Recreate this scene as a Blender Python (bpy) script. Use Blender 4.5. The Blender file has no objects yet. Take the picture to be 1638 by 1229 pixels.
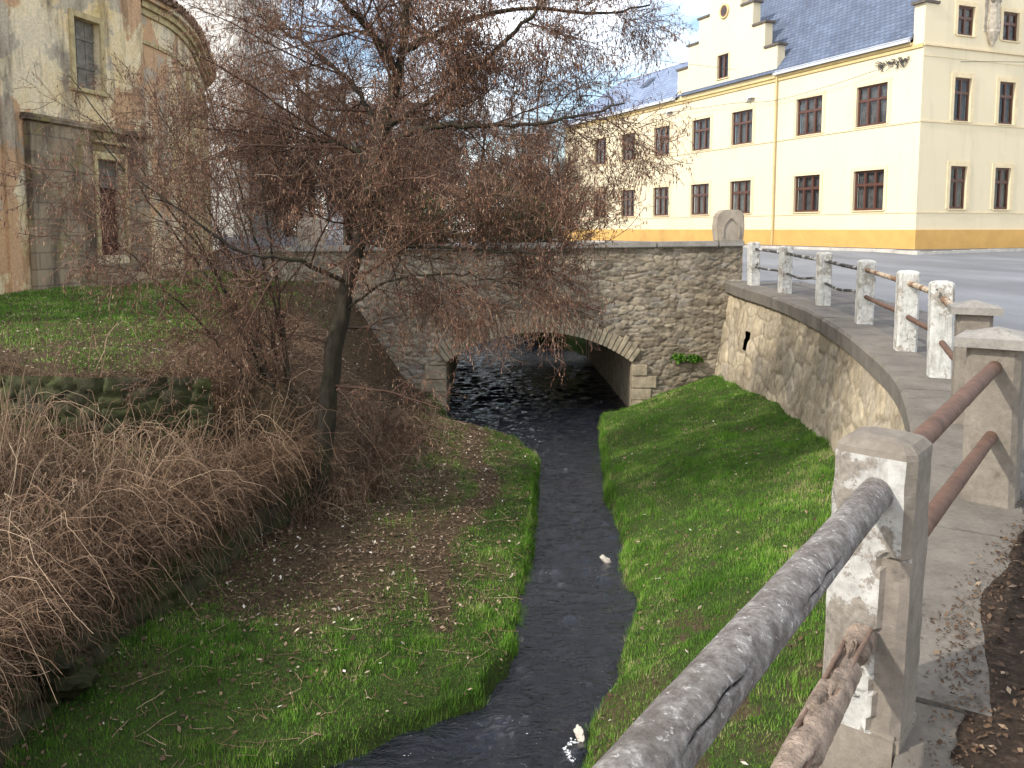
import bpy, bmesh, math, random
import numpy as np
from mathutils import Vector, Matrix
R_ = math.radians
random.seed(7); rng = np.random.default_rng(11)
SC = bpy.context.scene; COL = SC.collection
# ---------------------------------------------------------------- camera
F_PX = 1360.0; PITCH = R_(5.5); CXP = 819.0; CYP = 497.0; CZ = 1.6
cam = bpy.data.cameras.new("camera"); camo = bpy.data.objects.new("camera", cam); COL.objects.link(camo)
cam.sensor_width = 36.0; cam.lens = 36.0*F_PX/1638.0
cam.shift_x = 0.0; cam.shift_y = -(614.5-CYP)/1638.0
camo.location = (0, 0, CZ); camo.rotation_euler = (R_(90)-PITCH, 0, 0)
cam.clip_start = 0.05; cam.clip_end = 2000
SC.camera = camo
# ---------------------------------------------------------------- sky, sun
SUN_AZ_VEC = (-0.88, -0.475); SUN_EL = 38.0
world = bpy.data.worlds.new("World"); SC.world = world; world.use_nodes = True
nt = world.node_tree; nt.nodes.clear()
def N(nt, t, **kw):
    n = nt.nodes.new(t)
    for k, v in kw.items(): setattr(n, k, v)
    return n
wo = N(nt, 'ShaderNodeOutputWorld'); wb = N(nt, 'ShaderNodeBackground'); sky = N(nt, 'ShaderNodeTexSky')
sky.sky_type = 'NISHITA'; sky.sun_disc = False; sky.sun_elevation = R_(SUN_EL)
sky.sun_rotation = math.atan2(SUN_AZ_VEC[0], SUN_AZ_VEC[1]); sky.air_density = 1.0; sky.dust_density = 0.6; sky.ozone_density = 1.0
tc = N(nt, 'ShaderNodeTexCoord'); mp = N(nt, 'ShaderNodeMapping'); mp.inputs['Scale'].default_value = (1.0, 1.0, 2.6)
mp.inputs['Location'].default_value = (0.35, 0.1, 0.55)
cn = N(nt, 'ShaderNodeTexNoise'); cn.inputs['Scale'].default_value = 1.7; cn.inputs['Detail'].default_value = 9; cn.inputs['Roughness'].default_value = 0.55
cr = N(nt, 'ShaderNodeValToRGB'); cr.color_ramp.elements[0].position = 0.44; cr.color_ramp.elements[1].position = 0.61
mx = N(nt, 'ShaderNodeMix', data_type='RGBA'); mx.inputs['B'].default_value = (14.0, 13.7, 13.3, 1)
nt.links.new(tc.outputs['Generated'], mp.inputs['Vector']); nt.links.new(mp.outputs[0], cn.inputs['Vector'])
nt.links.new(cn.outputs['Fac'], cr.inputs['Fac']); nt.links.new(cr.outputs['Color'], mx.inputs['Factor'])
nt.links.new(sky.outputs[0], mx.inputs['A']); nt.links.new(mx.outputs['Result'], wb.inputs['Color'])
wb.inputs['Strength'].default_value = 0.14; nt.links.new(wb.outputs[0], wo.inputs['Surface'])
sl = bpy.data.lights.new("sun", 'SUN'); so = bpy.data.objects.new("sun", sl); COL.objects.link(so)
sl.energy = 2.5; sl.angle = R_(1.6); sl.color = (1.0, 0.94, 0.84)
sv = Vector((SUN_AZ_VEC[0], SUN_AZ_VEC[1], 0)).normalized()*math.cos(R_(SUN_EL)); sv.z = math.sin(R_(SUN_EL))
so.rotation_euler = sv.to_track_quat('Z', 'Y').to_euler()
SC.view_settings.view_transform = 'Standard'; SC.view_settings.look = 'None'
SC.view_settings.exposure = 0.82; SC.view_settings.gamma = 1.0
SC.render.engine = 'CYCLES'
SC.cycles.max_bounces = 6; SC.cycles.diffuse_bounces = 3; SC.cycles.glossy_bounces = 3; SC.cycles.transmission_bounces = 4
# ---------------------------------------------------------------- helpers
def ray(px, py):
    a = (px-CXP)/F_PX; b = -(py-CYP)/F_PX; c, s = math.cos(PITCH), math.sin(PITCH)
    return (a, c+b*s, -s+b*c)
def at(px, py, Y):                       # a point of the place that stands Y metres away
    d = ray(px, py); t = Y/d[1]; return (d[0]*t, Y, CZ+d[2]*t)
def tag(o, label=None, cat=None, group=None, kind=None):
    if label: o['label'] = label
    if cat: o['category'] = cat
    if group: o['group'] = group
    if kind: o['kind'] = kind
    return o
def empty(name, loc=(0, 0, 0)):
    o = bpy.data.objects.new(name, None); COL.objects.link(o); o.location = loc; return o
def link(name, me, mat, parent=None, smooth=False):
    if mat is not None:
        for m in (mat if isinstance(mat, (list, tuple)) else [mat]): me.materials.append(m)
    if smooth and len(me.polygons): me.polygons.foreach_set('use_smooth', np.ones(len(me.polygons), dtype=bool))
    o = bpy.data.objects.new(name, me); COL.objects.link(o)
    if parent is not None: o.parent = parent
    return o
def big(name, V, Fc, mat, parent=None, smooth=False, attrs=None):   # Fc: (M,3) or (M,4) array
    V = np.asarray(V, dtype=np.float32).reshape(-1, 3); Fc = np.asarray(Fc, dtype=np.int32)
    if parent is not None and parent.type == 'EMPTY':
        V = V-np.array(parent.location, dtype=np.float32)
    me = bpy.data.meshes.new(name); k = Fc.shape[1]
    me.vertices.add(len(V)); me.vertices.foreach_set('co', V.ravel())
    me.loops.add(Fc.size); me.loops.foreach_set('vertex_index', Fc.ravel())
    me.polygons.add(len(Fc)); me.polygons.foreach_set('loop_start', np.arange(0, Fc.size, k, dtype=np.int32))
    try: me.polygons.foreach_set('loop_total', np.full(len(Fc), k, dtype=np.int32))
    except Exception: pass
    for an, av in (attrs or {}).items():
        a = me.attributes.new(an, 'FLOAT', 'POINT'); a.data.foreach_set('value', np.asarray(av, dtype=np.float32).ravel())
    me.update(calc_edges=True); me.validate()
    return link(name, me, mat, parent, smooth)
class MB:
    def __init__(s): s.v = []; s.f = []
    def box(s, a, b):
        x0, y0, z0 = a; x1, y1, z1 = b; n = len(s.v)
        s.v += [(x0,y0,z0),(x1,y0,z0),(x1,y1,z0),(x0,y1,z0),(x0,y0,z1),(x1,y0,z1),(x1,y1,z1),(x0,y1,z1)]
        s.f += [tuple(n+i for i in q) for q in ((0,3,2,1),(4,5,6,7),(0,1,5,4),(1,2,6,5),(2,3,7,6),(3,0,4,7))]
        return s
    def obox(s, o, ax, ay, az):          # oriented box: corner o, three edge vectors
        o, ax, ay, az = map(Vector, (o, ax, ay, az)); n = len(s.v)
        for k in (0, 1):
            for i, j in ((0,0),(1,0),(1,1),(0,1)): s.v.append(tuple(o+ax*i+ay*j+az*k))
        s.f += [tuple(n+i for i in q) for q in ((0,3,2,1),(4,5,6,7),(0,1,5,4),(1,2,6,5),(2,3,7,6),(3,0,4,7))]
        return s
    def poly(s, pts):
        n = len(s.v); s.v += [tuple(p) for p in pts]; s.f.append(tuple(range(n, n+len(pts)))); return s
    def prism(s, pts, ext):              # closed outline pushed along ext
        n = len(s.v); k = len(pts); e = Vector(ext)
        s.v += [tuple(p) for p in pts]+[tuple(Vector(p)+e) for p in pts]
        s.f.append(tuple(range(n, n+k))[::-1]); s.f.append(tuple(range(n+k, n+2*k)))
        for i in range(k): j = (i+1) % k; s.f.append((n+i, n+j, n+k+j, n+k+i))
        return s
    def build(s, name, mat, parent=None, smooth=False, bevel=0, local=True):
        me = bpy.data.meshes.new(name); v = s.v
        if parent is not None and parent.type == 'EMPTY' and local:
            l = parent.location; v = [(x-l[0], y-l[1], z-l[2]) for x, y, z in v]
        me.from_pydata(v, [], s.f); me.update()
        bm = bmesh.new(); bm.from_mesh(me); bmesh.ops.recalc_face_normals(bm, faces=bm.faces[:])
        if bevel: bmesh.ops.bevel(bm, geom=bm.edges[:], offset=bevel, segments=2, affect='EDGES', clamp_overlap=True)
        bm.to_mesh(me); bm.free()
        return link(name, me, mat, parent, smooth)
_perm = rng.random((257, 257))
def vnoise(x, y, s=1.0, off=0.0):        # lattice value noise 0..1
    x = np.asarray(x, float)/s+off+37.2; y = np.asarray(y, float)/s+off*1.7+11.8
    xi = np.floor(x).astype(int); yi = np.floor(y).astype(int); fx = x-xi; fy = y-yi
    fx = fx*fx*(3-2*fx); fy = fy*fy*(3-2*fy); xi %= 256; yi %= 256
    a = _perm[xi, yi]; b = _perm[xi+1, yi]; c = _perm[xi, yi+1]; d = _perm[xi+1, yi+1]
    return (a*(1-fx)+b*fx)*(1-fy)+(c*(1-fx)+d*fx)*fy
def fbm(x, y, s=1.0, off=0.0, o=4):
    r = 0; w = 0.5; t = 0
    for i in range(o): r = r+w*vnoise(x, y, s/2**i, off+i*7.3); t += w; w *= 0.5
    return r/t
def tubes(P, Rr, sides=3, cap=False):    # P (N,K,3), Rr (N,K)
    P = np.asarray(P, float); Rr = np.asarray(Rr, float); n, K, _ = P.shape
    T = np.gradient(P, axis=1); T /= np.linalg.norm(T, axis=2, keepdims=True)+1e-9
    m = T.mean(axis=1); ref = np.where(np.abs(m[:, 2:3]) > 0.8*np.linalg.norm(m, axis=1, keepdims=True), [[1., 0, 0]], [[0, 0, 1.]])[:, None, :]
    A = np.cross(T, np.broadcast_to(ref, T.shape)); A /= np.linalg.norm(A, axis=2, keepdims=True)+1e-9
    B = np.cross(T, A); an = np.arange(sides)*2*np.pi/sides
    V = P[:, :, None, :]+Rr[:, :, None, None]*(A[:, :, None, :]*np.cos(an)[None, None, :, None]+B[:, :, None, :]*np.sin(an)[None, None, :, None])
    idx = np.arange(n*K*sides).reshape(n, K, sides); a = idx[:, :-1, :]; b = np.roll(a, -1, axis=2); c = idx[:, 1:, :]; d = np.roll(c, -1, axis=2)
    Fq = np.stack([a, b, d, c], axis=-1).reshape(-1, 4)
    return V.reshape(-1, 3), Fq
def merge(parts):
    Vs = []; Fs = []; n = 0
    for V, Fq in parts: Vs.append(V); Fs.append(Fq+n); n += len(V)
    return np.concatenate(Vs), np.concatenate(Fs)
def spline(pts, n):                      # Catmull-Rom through points
    P = np.array(pts, float); P = np.vstack([2*P[0]-P[1], P, 2*P[-1]-P[-2]]); out = []
    m = len(P)-3; ts = np.linspace(0, m, n)
    for t in ts:
        i = min(int(t), m-1); f = t-i; a, b, c, d = P[i:i+4]
        out.append(0.5*((2*b)+(-a+c)*f+(2*a-5*b+4*c-d)*f*f+(-a+3*b-3*c+d)*f**3))
    return np.array(out)
# ---------------------------------------------------------------- materials
class NM:
    def __init__(s, name, rough=0.9, spec=0.3):
        s.m = bpy.data.materials.new(name); s.m.use_nodes = True; s.t = s.m.node_tree
        s.b = s.t.nodes['Principled BSDF']; s.b.inputs['Roughness'].default_value = rough
        s.b.inputs['Specular IOR Level'].default_value = spec
        s.tc = N(s.t, 'ShaderNodeNewGeometry').outputs['Position']
    def l(s, a, b): s.t.links.new(a, b)
    def vec(s, sc=(1, 1, 1), rot=(0, 0, 0), obj=False):
        m = N(s.t, 'ShaderNodeMapping'); m.inputs['Scale'].default_value = sc; m.inputs['Rotation'].default_value = rot
        src = s.tc
        if obj: src = N(s.t, 'ShaderNodeTexCoord').outputs['Object']
        s.l(src, m.inputs[0]); return m.outputs[0]
    def noise(s, scale, detail=5, rough=0.6, v=None, dist=0.0):
        n = N(s.t, 'ShaderNodeTexNoise'); n.inputs['Scale'].default_value = scale; n.inputs['Detail'].default_value = detail
        n.inputs['Roughness'].default_value = rough; n.inputs['Distortion'].default_value = dist
        s.l(v if v is not None else s.tc, n.inputs['Vector']); return n.outputs['Fac']
    def voro(s, scale, v=None, feature='F1', out='Distance'):
        n = N(s.t, 'ShaderNodeTexVoronoi', feature=feature); n.inputs['Scale'].default_value = scale
        s.l(v if v is not None else s.tc, n.inputs['Vector']); return n.outputs[out]
    def attr(s, name): return N(s.t, 'ShaderNodeAttribute', attribute_name=name).outputs['Fac']
    def ramp(s, fac, stops):
        r = N(s.t, 'ShaderNodeValToRGB'); e = r.color_ramp.elements
        while len(e) < len(stops): e.new(0.5)
        for i, (p, c) in enumerate(stops):
            e[i].position = p; e[i].color = (c, c, c, 1) if isinstance(c, (int, float)) else (*c, 1)
        s.l(fac, r.inputs[0]); return r.outputs[0]
    def mix(s, a, b, fac, mode='MIX'):
        m = N(s.t, 'ShaderNodeMix', data_type='RGBA', blend_type=mode)
        for k, x in (('A', a), ('B', b)):
            if isinstance(x, tuple): m.inputs[k].default_value = (*x, 1)
            else: s.l(x, m.inputs[k])
        if isinstance(fac, (int, float)): m.inputs['Factor'].default_value = fac
        else: s.l(fac, m.inputs['Factor'])
        return m.outputs['Result']
    def math(s, op, a, b=0.0):
        m = N(s.t, 'ShaderNodeMath', operation=op)
        for i, x in enumerate((a, b)):
            if isinstance(x, (int, float)): m.inputs[i].default_value = x
            else: s.l(x, m.inputs[i])
        return m.outputs[0]
    def sep(s, ax):
        n = N(s.t, 'ShaderNodeSeparateXYZ'); s.l(s.tc, n.inputs[0]); return n.outputs[ax]
    def col(s, c):
        if isinstance(c, tuple): s.b.inputs['Base Color'].default_value = (*c, 1)
        else: s.l(c, s.b.inputs['Base Color'])
        return s
    def bump(s, h, st=0.4, d=0.02):
        b = N(s.t, 'ShaderNodeBump'); b.inputs['Strength'].default_value = st; b.inputs['Distance'].default_value = d
        s.l(h, b.inputs['Height']); s.l(b.outputs[0], s.b.inputs['Normal']); return s
def simple(name, c, rough=0.8, var=0.25, scale=6, spec=0.3, bump=0.3, bd=0.01):
    m = NM(name, rough, spec); n = m.noise(scale, 6, 0.65)
    lo = tuple(x*(1-var) for x in c); hi = tuple(min(1, x*(1+var)) for x in c)
    m.col(m.ramp(n, [(0.3, lo), (0.7, hi)]))
    if bump: m.bump(m.noise(scale*5, 4), bump, bd)
    return m.m
def foliage(name, stops, transl=0.0, rough=0.75):      # colour by per-piece random attribute
    m = NM(name, rough, 0.2); c = m.ramp(m.attr('rnd'), stops); n = m.noise(0.9, 3)
    c = m.mix(c, m.ramp(n, [(0.3, 0.72), (0.7, 1.2)]), 1.0, 'MULTIPLY'); m.col(c)
    if transl: m.b.inputs['Subsurface Weight'].default_value = 0.0
    return m.m
def stone_mat(name, cols, mortar, lichen=None, moss=0.0, bumpd=0.02, grad=None):
    m = NM(name, 0.93, 0.2); cell = m.attr('cell'); edge = m.attr('edge')
    c = m.ramp(cell, [(i/(len(cols)-1), k) for i, k in enumerate(cols)])
    fine = m.noise(9, 7, 0.7); c = m.mix(c, m.ramp(fine, [(0.3, 0.62), (0.7, 1.3)]), 1.0, 'MULTIPLY')
    big_ = m.noise(0.8, 5, 0.6); c = m.mix(c, m.ramp(big_, [(0.3, 0.68), (0.68, 1.2)]), 1.0, 'MULTIPLY')
    c = m.mix(mortar, c, m.ramp(edge, [(0.0, 0.25), (0.16, 1.0)]))
    if lichen:
        c = m.mix(c, lichen, m.ramp(m.noise(2.6, 8, 0.75), [(0.56, 0.0), (0.66, 0.75)]))
    if moss: c = m.mix(c, (0.05, 0.06, 0.018), m.ramp(m.noise(1.6, 7, 0.7), [(0.5-moss*0.2, 0.0), (0.68-moss*0.1, 0.85)]))
    # dark weather streaks
    st = m.noise(1.0, 6, 0.7, m.vec((3.2, 3.2, 0.35)))
    c = m.mix(c, (0.035, 0.03, 0.026), m.ramp(st, [(0.55, 0.0), (0.72, 0.6)]))
    m.col(c); m.bump(m.mix(m.noise(28, 6, 0.7), m.noise(7, 5), 0.5), 0.7, bumpd); return m.m
# ground: grass soil, leaf litter, dry-path colours
def ground_mat():
    m = NM('earth', 0.97, 0.1); n = m.noise(1.3, 8, 0.65); f = m.noise(22, 6, 0.75)
    green = m.ramp(f, [(0.3, (0.022, 0.032, 0.010)), (0.7, (0.06, 0.085, 0.024))])
    brown = m.ramp(f, [(0.3, (0.035, 0.024, 0.015)), (0.55, (0.085, 0.06, 0.036)), (0.75, (0.17, 0.125, 0.08))])
    g = m.attr('green'); k = m.math('ADD', g, m.math('MULTIPLY', m.math('SUBTRACT', n, 0.5), 0.9))
    c = m.mix(brown, green, m.ramp(k, [(0.35, 0.0), (0.62, 1.0)])); m.col(c); m.bump(f, 0.9, 0.03); return m.m
M = {}
M['earth'] = ground_mat()
M['grass'] = foliage('grass_blade', [(0.0, (0.055, 0.135, 0.014)), (0.45, (0.11, 0.245, 0.024)), (0.8, (0.18, 0.32, 0.045)), (0.95, (0.27, 0.32, 0.09)), (1.0, (0.42, 0.36, 0.19))])
M['straw'] = foliage('straw', [(0.0, (0.055, 0.032, 0.02)), (0.4, (0.14, 0.085, 0.052)), (0.8, (0.25, 0.16, 0.10)), (1.0, (0.46, 0.34, 0.23))])
M['leaves'] = foliage('dead_leaf', [(0.0, (0.05, 0.03, 0.018)), (0.5, (0.12, 0.075, 0.045)), (0.85, (0.24, 0.17, 0.11)), (0.96, (0.42, 0.34, 0.25)), (1.0, (0.75, 0.7, 0.6))])
M['twig'] = foliage('twig_bark', [(0.0, (0.055, 0.031, 0.021)), (0.5, (0.125, 0.072, 0.05)), (0.85, (0.22, 0.14, 0.095)), (1.0, (0.36, 0.27, 0.20))])
M['catkin'] = foliage('catkin', [(0.0, (0.07, 0.032, 0.022)), (0.5, (0.175, 0.080, 0.050)), (0.85, (0.31, 0.165, 0.10)), (1.0, (0.45, 0.31, 0.2))])
def bark():
    m = NM('bark', 0.9, 0.2); s = m.noise(5, 7, 0.7, m.vec((2.2, 2.2, 0.6)))
    c = m.ramp(s, [(0.3, (0.018, 0.014, 0.010)), (0.55, (0.045, 0.037, 0.026)), (0.75, (0.09, 0.077, 0.055))])
    c = m.mix(c, (0.045, 0.05, 0.02), m.ramp(m.noise(2.5, 5), [(0.52, 0.0), (0.65, 0.5)])); m.col(c); m.bump(s, 0.9, 0.03); return m.m
M['bark'] = bark()
M['bridge'] = stone_mat('bridge_rubble', [(0.15, 0.12, 0.088), (0.29, 0.24, 0.17), (0.20, 0.17, 0.13), (0.36, 0.305, 0.22), (0.23, 0.205, 0.175)], (0.13, 0.108, 0.08), lichen=(0.36, 0.31, 0.24), bumpd=0.03)
M['wall'] = stone_mat('retaining_masonry', [(0.37, 0.30, 0.205), (0.44, 0.37, 0.26), (0.30, 0.25, 0.175), (0.40, 0.335, 0.24), (0.35, 0.3, 0.23)], (0.22, 0.18, 0.125), lichen=(0.40, 0.36, 0.29), bumpd=0.02)
M['drywall'] = stone_mat('mossy_rubble', [(0.04, 0.034, 0.025), (0.075, 0.062, 0.045), (0.05, 0.05, 0.03), (0.10, 0.083, 0.06)], (0.015, 0.013, 0.010), moss=0.8, bumpd=0.04)
M['voussoir'] = simple('voussoir_stone', (0.34, 0.285, 0.20), 0.93, 0.4, 5, bump=0.6, bd=0.02)
def concrete(name, c, dark=(0.06, 0.055, 0.05), spots=0.5, rough=0.92, cracks=False):
    m = NM(name, rough, 0.25); a = m.noise(2.4, 8, 0.7); f = m.noise(30, 6, 0.8)
    k = m.ramp(a, [(0.3, tuple(x*0.68 for x in c)), (0.68, tuple(min(1, x*1.18) for x in c))])
    k = m.mix(k, m.ramp(f, [(0.25, 0.72), (0.75, 1.22)]), 1.0, 'MULTIPLY')
    k = m.mix(k, dark, m.ramp(m.noise(7, 9, 0.75), [(0.56, 0.0), (0.68, spots)]))
    if cracks:
        e = m.voro(0.75, m.vec((1, 1, 1)), 'DISTANCE_TO_EDGE')
        k = m.mix((0.05, 0.045, 0.04), k, m.ramp(e, [(0.0, 0.0), (0.012, 1.0)]))
    m.col(k); m.bump(m.mix(f, a, 0.4), 0.55, 0.012); return m.m
M['coping'] = concrete('coping_concrete', (0.165, 0.145, 0.12), spots=0.7)
M['capstone'] = concrete('parapet_capstone', (0.27, 0.25, 0.22), spots=0.8)
M['pillar'] = concrete('pillar_sandstone', (0.34, 0.29, 0.23), (0.1, 0.085, 0.06), spots=0.6)
M['pavement'] = concrete('pavement_concrete', (0.128, 0.118, 0.108), (0.07, 0.058, 0.05), spots=0.5, cracks=True)
M['kerb'] = concrete('kerb_stone', (0.5, 0.47, 0.42), spots=0.3)
def asphalt():
    m = NM('asphalt', 0.78, 0.35); f = m.noise(60, 4, 0.8); a = m.noise(0.35, 5, 0.6, m.vec((1, 0.35, 1)))
    c = m.ramp(f, [(0.3, (0.115, 0.12, 0.13)), (0.7, (0.21, 0.215, 0.23))]); c = m.mix(c, m.ramp(a, [(0.35, 0.75), (0.65, 1.25)]), 1.0, 'MULTIPLY')
    m.col(c); m.bump(f, 0.4, 0.01); return m.m
M['asphalt'] = asphalt()
def paint_post(name, paint=(0.66, 0.65, 0.61), under=(0.24, 0.22, 0.19), amt=0.5):
    m = NM(name, 0.85, 0.25); a = m.noise(3.6, 9, 0.72); f = m.noise(38, 6, 0.8); d = m.noise(14, 7, 0.75)
    p = m.mix(paint, m.ramp(d, [(0.3, 0.6), (0.62, 1.08)]), 1.0, 'MULTIPLY')
    u = m.mix(under, m.ramp(f, [(0.3, 0.55), (0.7, 1.5)]), 1.0, 'MULTIPLY')
    k = m.mix(p, u, m.ramp(a, [(amt, 0.0), (amt+0.025, 1.0)]))
    k = m.mix(k, (0.03, 0.03, 0.03), m.ramp(m.noise(6, 8, 0.7), [(0.63, 0.0), (0.66, 0.9)]))
    st = m.noise(2, 6, 0.7, m.vec((9, 9, 1.3))); k = m.mix(k, (0.12, 0.1, 0.08), m.ramp(st, [(0.52, 0.0), (0.72, 0.7)]))
    m.col(k); m.bump(m.mix(a, f, 0.4), 0.6, 0.008); return m.m
M['post_white'] = paint_post('peeling_white_paint', (0.52, 0.51, 0.47), (0.29, 0.265, 0.225), 0.54)
M['post_near'] = paint_post('flaking_paint_concrete', (0.45, 0.435, 0.405), (0.22, 0.195, 0.165), 0.515)
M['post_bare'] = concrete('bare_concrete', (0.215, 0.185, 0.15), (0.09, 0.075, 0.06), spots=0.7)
M['post_core'] = concrete('exposed_post_core', (0.21, 0.18, 0.15), (0.05, 0.045, 0.04), spots=0.7)
M['rail_wood'] = paint_post('weathered_rail', (0.46, 0.44, 0.41), (0.06, 0.055, 0.05), 0.45)
def rail_near():
    m = NM('lichened_grey_rail', 0.92, 0.2); a = m.noise(17, 10, 0.8, m.vec((1, 1, 1))); f = m.noise(90, 5, 0.8)
    c = m.ramp(a, [(0.30, (0.07, 0.058, 0.052)), (0.46, (0.16, 0.14, 0.128)), (0.58, (0.27, 0.25, 0.232)), (0.70, (0.55, 0.53, 0.50))])
    c = m.mix(c, m.ramp(f, [(0.3, 0.6), (0.7, 1.4)]), 1.0, 'MULTIPLY'); c = m.mix(c, (0.62, 0.61, 0.57), m.ramp(m.noise(46, 6, 0.75), [(0.60, 0.0), (0.64, 0.8)])); c = m.mix(c, (0.10, 0.085, 0.07), m.ramp(m.noise(4, 5, 0.7), [(0.5, 0.0), (0.62, 0.5)])); c = m.mix(c, (0.01, 0.009, 0.009), m.ramp(m.attr('crack'), [(0.5, 0.0), (0.8, 1.0)])); m.col(c); m.bump(m.mix(a, f, 0.5), 0.9, 0.012); return m.m
M['rail_near'] = rail_near()
M['rust'] = simple('rusty_pipe', (0.115, 0.062, 0.04), 0.75, 0.35, 12, 0.3, 0.3, 0.004)
M['rust_light'] = paint_post('rusty_white_pipe', (0.45, 0.36, 0.26), (0.18, 0.10, 0.055), 0.5)
M['broken_bar'] = simple('crusty_bar', (0.15, 0.10, 0.075), 0.9, 0.4, 20, 0.2, 0.6, 0.004)
M['broken'] = simple('broken_concrete', (0.26, 0.20, 0.155), 0.95, 0.6, 14, 0.2, 0.9, 0.02)
def plaster_yellow():
    m = NM('cream_plaster', 0.92, 0.15); a = m.noise(0.35, 6, 0.6); f = m.noise(14, 4)
    c = m.ramp(a, [(0.3, (0.66, 0.57, 0.395)), (0.7, (0.71, 0.62, 0.435))]); st = m.noise(0.9, 5, 0.7, m.vec((1.5, 1.5, 0.25)))
    c = m.mix(c, (0.48, 0.40, 0.29), m.ramp(st, [(0.53, 0.0), (0.78, 0.45)])); m.col(c); m.bump(f, 0.2, 0.008); return m.m
M['cream'] = plaster_yellow()
M['ochre'] = simple('ochre_plaster', (0.56, 0.34, 0.115), 0.9, 0.1, 1.2, 0.15, 0.2, 0.01)
M['trim'] = simple('ochre_trim', (0.56, 0.43, 0.21), 0.9, 0.12, 2, 0.15, 0.1)
M['surround'] = simple('window_surround', (0.68, 0.56, 0.36), 0.9, 0.1, 3, 0.15, 0.1)
M['wframe'] = simple('brown_window_wood', (0.085, 0.034, 0.022), 0.45, 0.2, 8, 0.5, 0.1)
def glass():
    m = NM('window_glass', 0.04, 0.9); m.col((0.012, 0.014, 0.018)); m.b.inputs['Alpha'].default_value = 0.38; m.bump(m.noise(1.6, 2), 0.25, 0.05); return m.m
M['glass'] = glass()
M['curtain'] = simple('net_curtain', (0.42, 0.41, 0.39), 0.95, 0.4, 4, 0.1, 0.4, 0.03)
M['dark'] = simple('dark_room', (0.02, 0.018, 0.016), 0.95, 0.2)
def slate(k=1.0):
    m = NM('grey_slate', 0.75, 0.25); b = N(m.t, 'ShaderNodeTexBrick'); b.inputs['Scale'].default_value = 1.0
    b.inputs['Brick Width'].default_value = 0.34; b.inputs['Row Height'].default_value = 0.24; b.inputs['Mortar Size'].default_value = 0.025
    b.inputs['Color1'].default_value = (0.08, 0.108, 0.17, 1); b.inputs['Color2'].default_value = (0.12, 0.155, 0.23, 1); b.inputs['Mortar'].default_value = (0.06, 0.065, 0.08, 1)
    m.l(N(m.t, 'ShaderNodeTexCoord').outputs['UV'], b.inputs['Vector']); c = m.mix(b.outputs['Color'], m.ramp(m.noise(0.7, 5), [(0.3, 0.8*k), (0.7, 1.15*k)]), 1.0, 'MULTIPLY')
    m.col(c); m.bump(b.outputs['Fac'], -0.5, 0.02); return m.m
M['slate'] = slate(); M['slate_sky_sheen'] = slate(1.9)  # wing-roof copy brightened: grazing sky reflection painted into the slate colour
M['metal'] = simple('zinc_flashing', (0.50, 0.52, 0.55), 0.4, 0.15, 4, 0.5, 0.1)
M['capdark'] = simple('dark_coping_tile', (0.11, 0.095, 0.08), 0.85, 0.3, 5)
M['stone_fig'] = simple('carved_sandstone', (0.36, 0.32, 0.26), 0.9, 0.4, 5, 0.2, 0.6, 0.03)
def old_plaster():
    m = NM('decayed_plaster', 0.95, 0.12); w = m.noise(0.55, 8, 0.62); v = m.noise(0.42, 8, 0.6, m.vec((1.0, 1.0, 0.8), (0.3, 0.2, 1.1))); f = m.noise(18, 6, 0.75)
    c = m.ramp(w, [(0.32, (0.52, 0.38, 0.16)), (0.44, (0.66, 0.51, 0.28)), (0.56, (0.72, 0.60, 0.40)), (0.68, (0.60, 0.51, 0.38))])
    c = m.mix(c, (0.48, 0.27, 0.14), m.ramp(v, [(0.52, 0.0), (0.535, 0.8)]))
    g = m.noise(0.8, 9, 0.7); c = m.mix(c, (0.40, 0.35, 0.27), m.ramp(g, [(0.545, 0.0), (0.565, 0.8)]))
    st = m.noise(1.0, 7, 0.7, m.vec((1.6, 1.6, 0.28))); c = m.mix(c, (0.05, 0.038, 0.028), m.ramp(st, [(0.49, 0.0), (0.66, 0.8)]))
    c = m.mix(c, m.ramp(f, [(0.3, 0.7), (0.7, 1.2)]), 1.0, 'MULTIPLY'); m.col(c); m.bump(m.mix(f, g, 0.5), 0.7, 0.03); return m.m
M['oldplaster'] = old_plaster()
def ashlar():
    m = NM('sooty_ashlar', 0.95, 0.15); b = N(m.t, 'ShaderNodeTexBrick'); b.inputs['Scale'].default_value = 1.0
    b.inputs['Brick Width'].default_value = 0.75; b.inputs['Row Height'].default_value = 0.36; b.inputs['Mortar Size'].default_value = 0.02
    b.inputs['Color1'].default_value = (0.27, 0.21, 0.14, 1); b.inputs['Color2'].default_value = (0.33, 0.26, 0.175, 1); b.inputs['Mortar'].default_value = (0.19, 0.15, 0.105, 1)
    cx = N(m.t, 'ShaderNodeCombineXYZ'); m.l(m.sep('Y'), cx.inputs[0]); m.l(m.sep('Z'), cx.inputs[1]); m.l(cx.outputs[0], b.inputs['Vector'])
    st = m.noise(1.0, 7, 0.7, m.vec((1.3, 1.3, 0.35))); c = m.mix(b.outputs['Color'], (0.045, 0.034, 0.026), m.ramp(st, [(0.44, 0.0), (0.62, 0.85)]))
    c = m.mix(c, (0.22, 0.18, 0.06), m.ramp(m.noise(1.2, 6), [(0.52, 0.0), (0.64, 0.6)])); c = m.mix(c, (0.36, 0.3, 0.2), m.ramp(m.noise(0.9, 7), [(0.57, 0.0), (0.62, 0.6)]))
    m.col(c); m.bump(b.outputs['Fac'], -0.25, 0.015); return m.m
M['ashlar'] = ashlar()
M['oldwood'] = simple('grey_boards', (0.16, 0.145, 0.12), 0.9, 0.4, 7, 0.2, 0.5, 0.01)
M['redwood'] = simple('red_brown_boards', (0.07, 0.028, 0.02), 0.85, 0.35, 7, 0.2, 0.4, 0.01)
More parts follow.
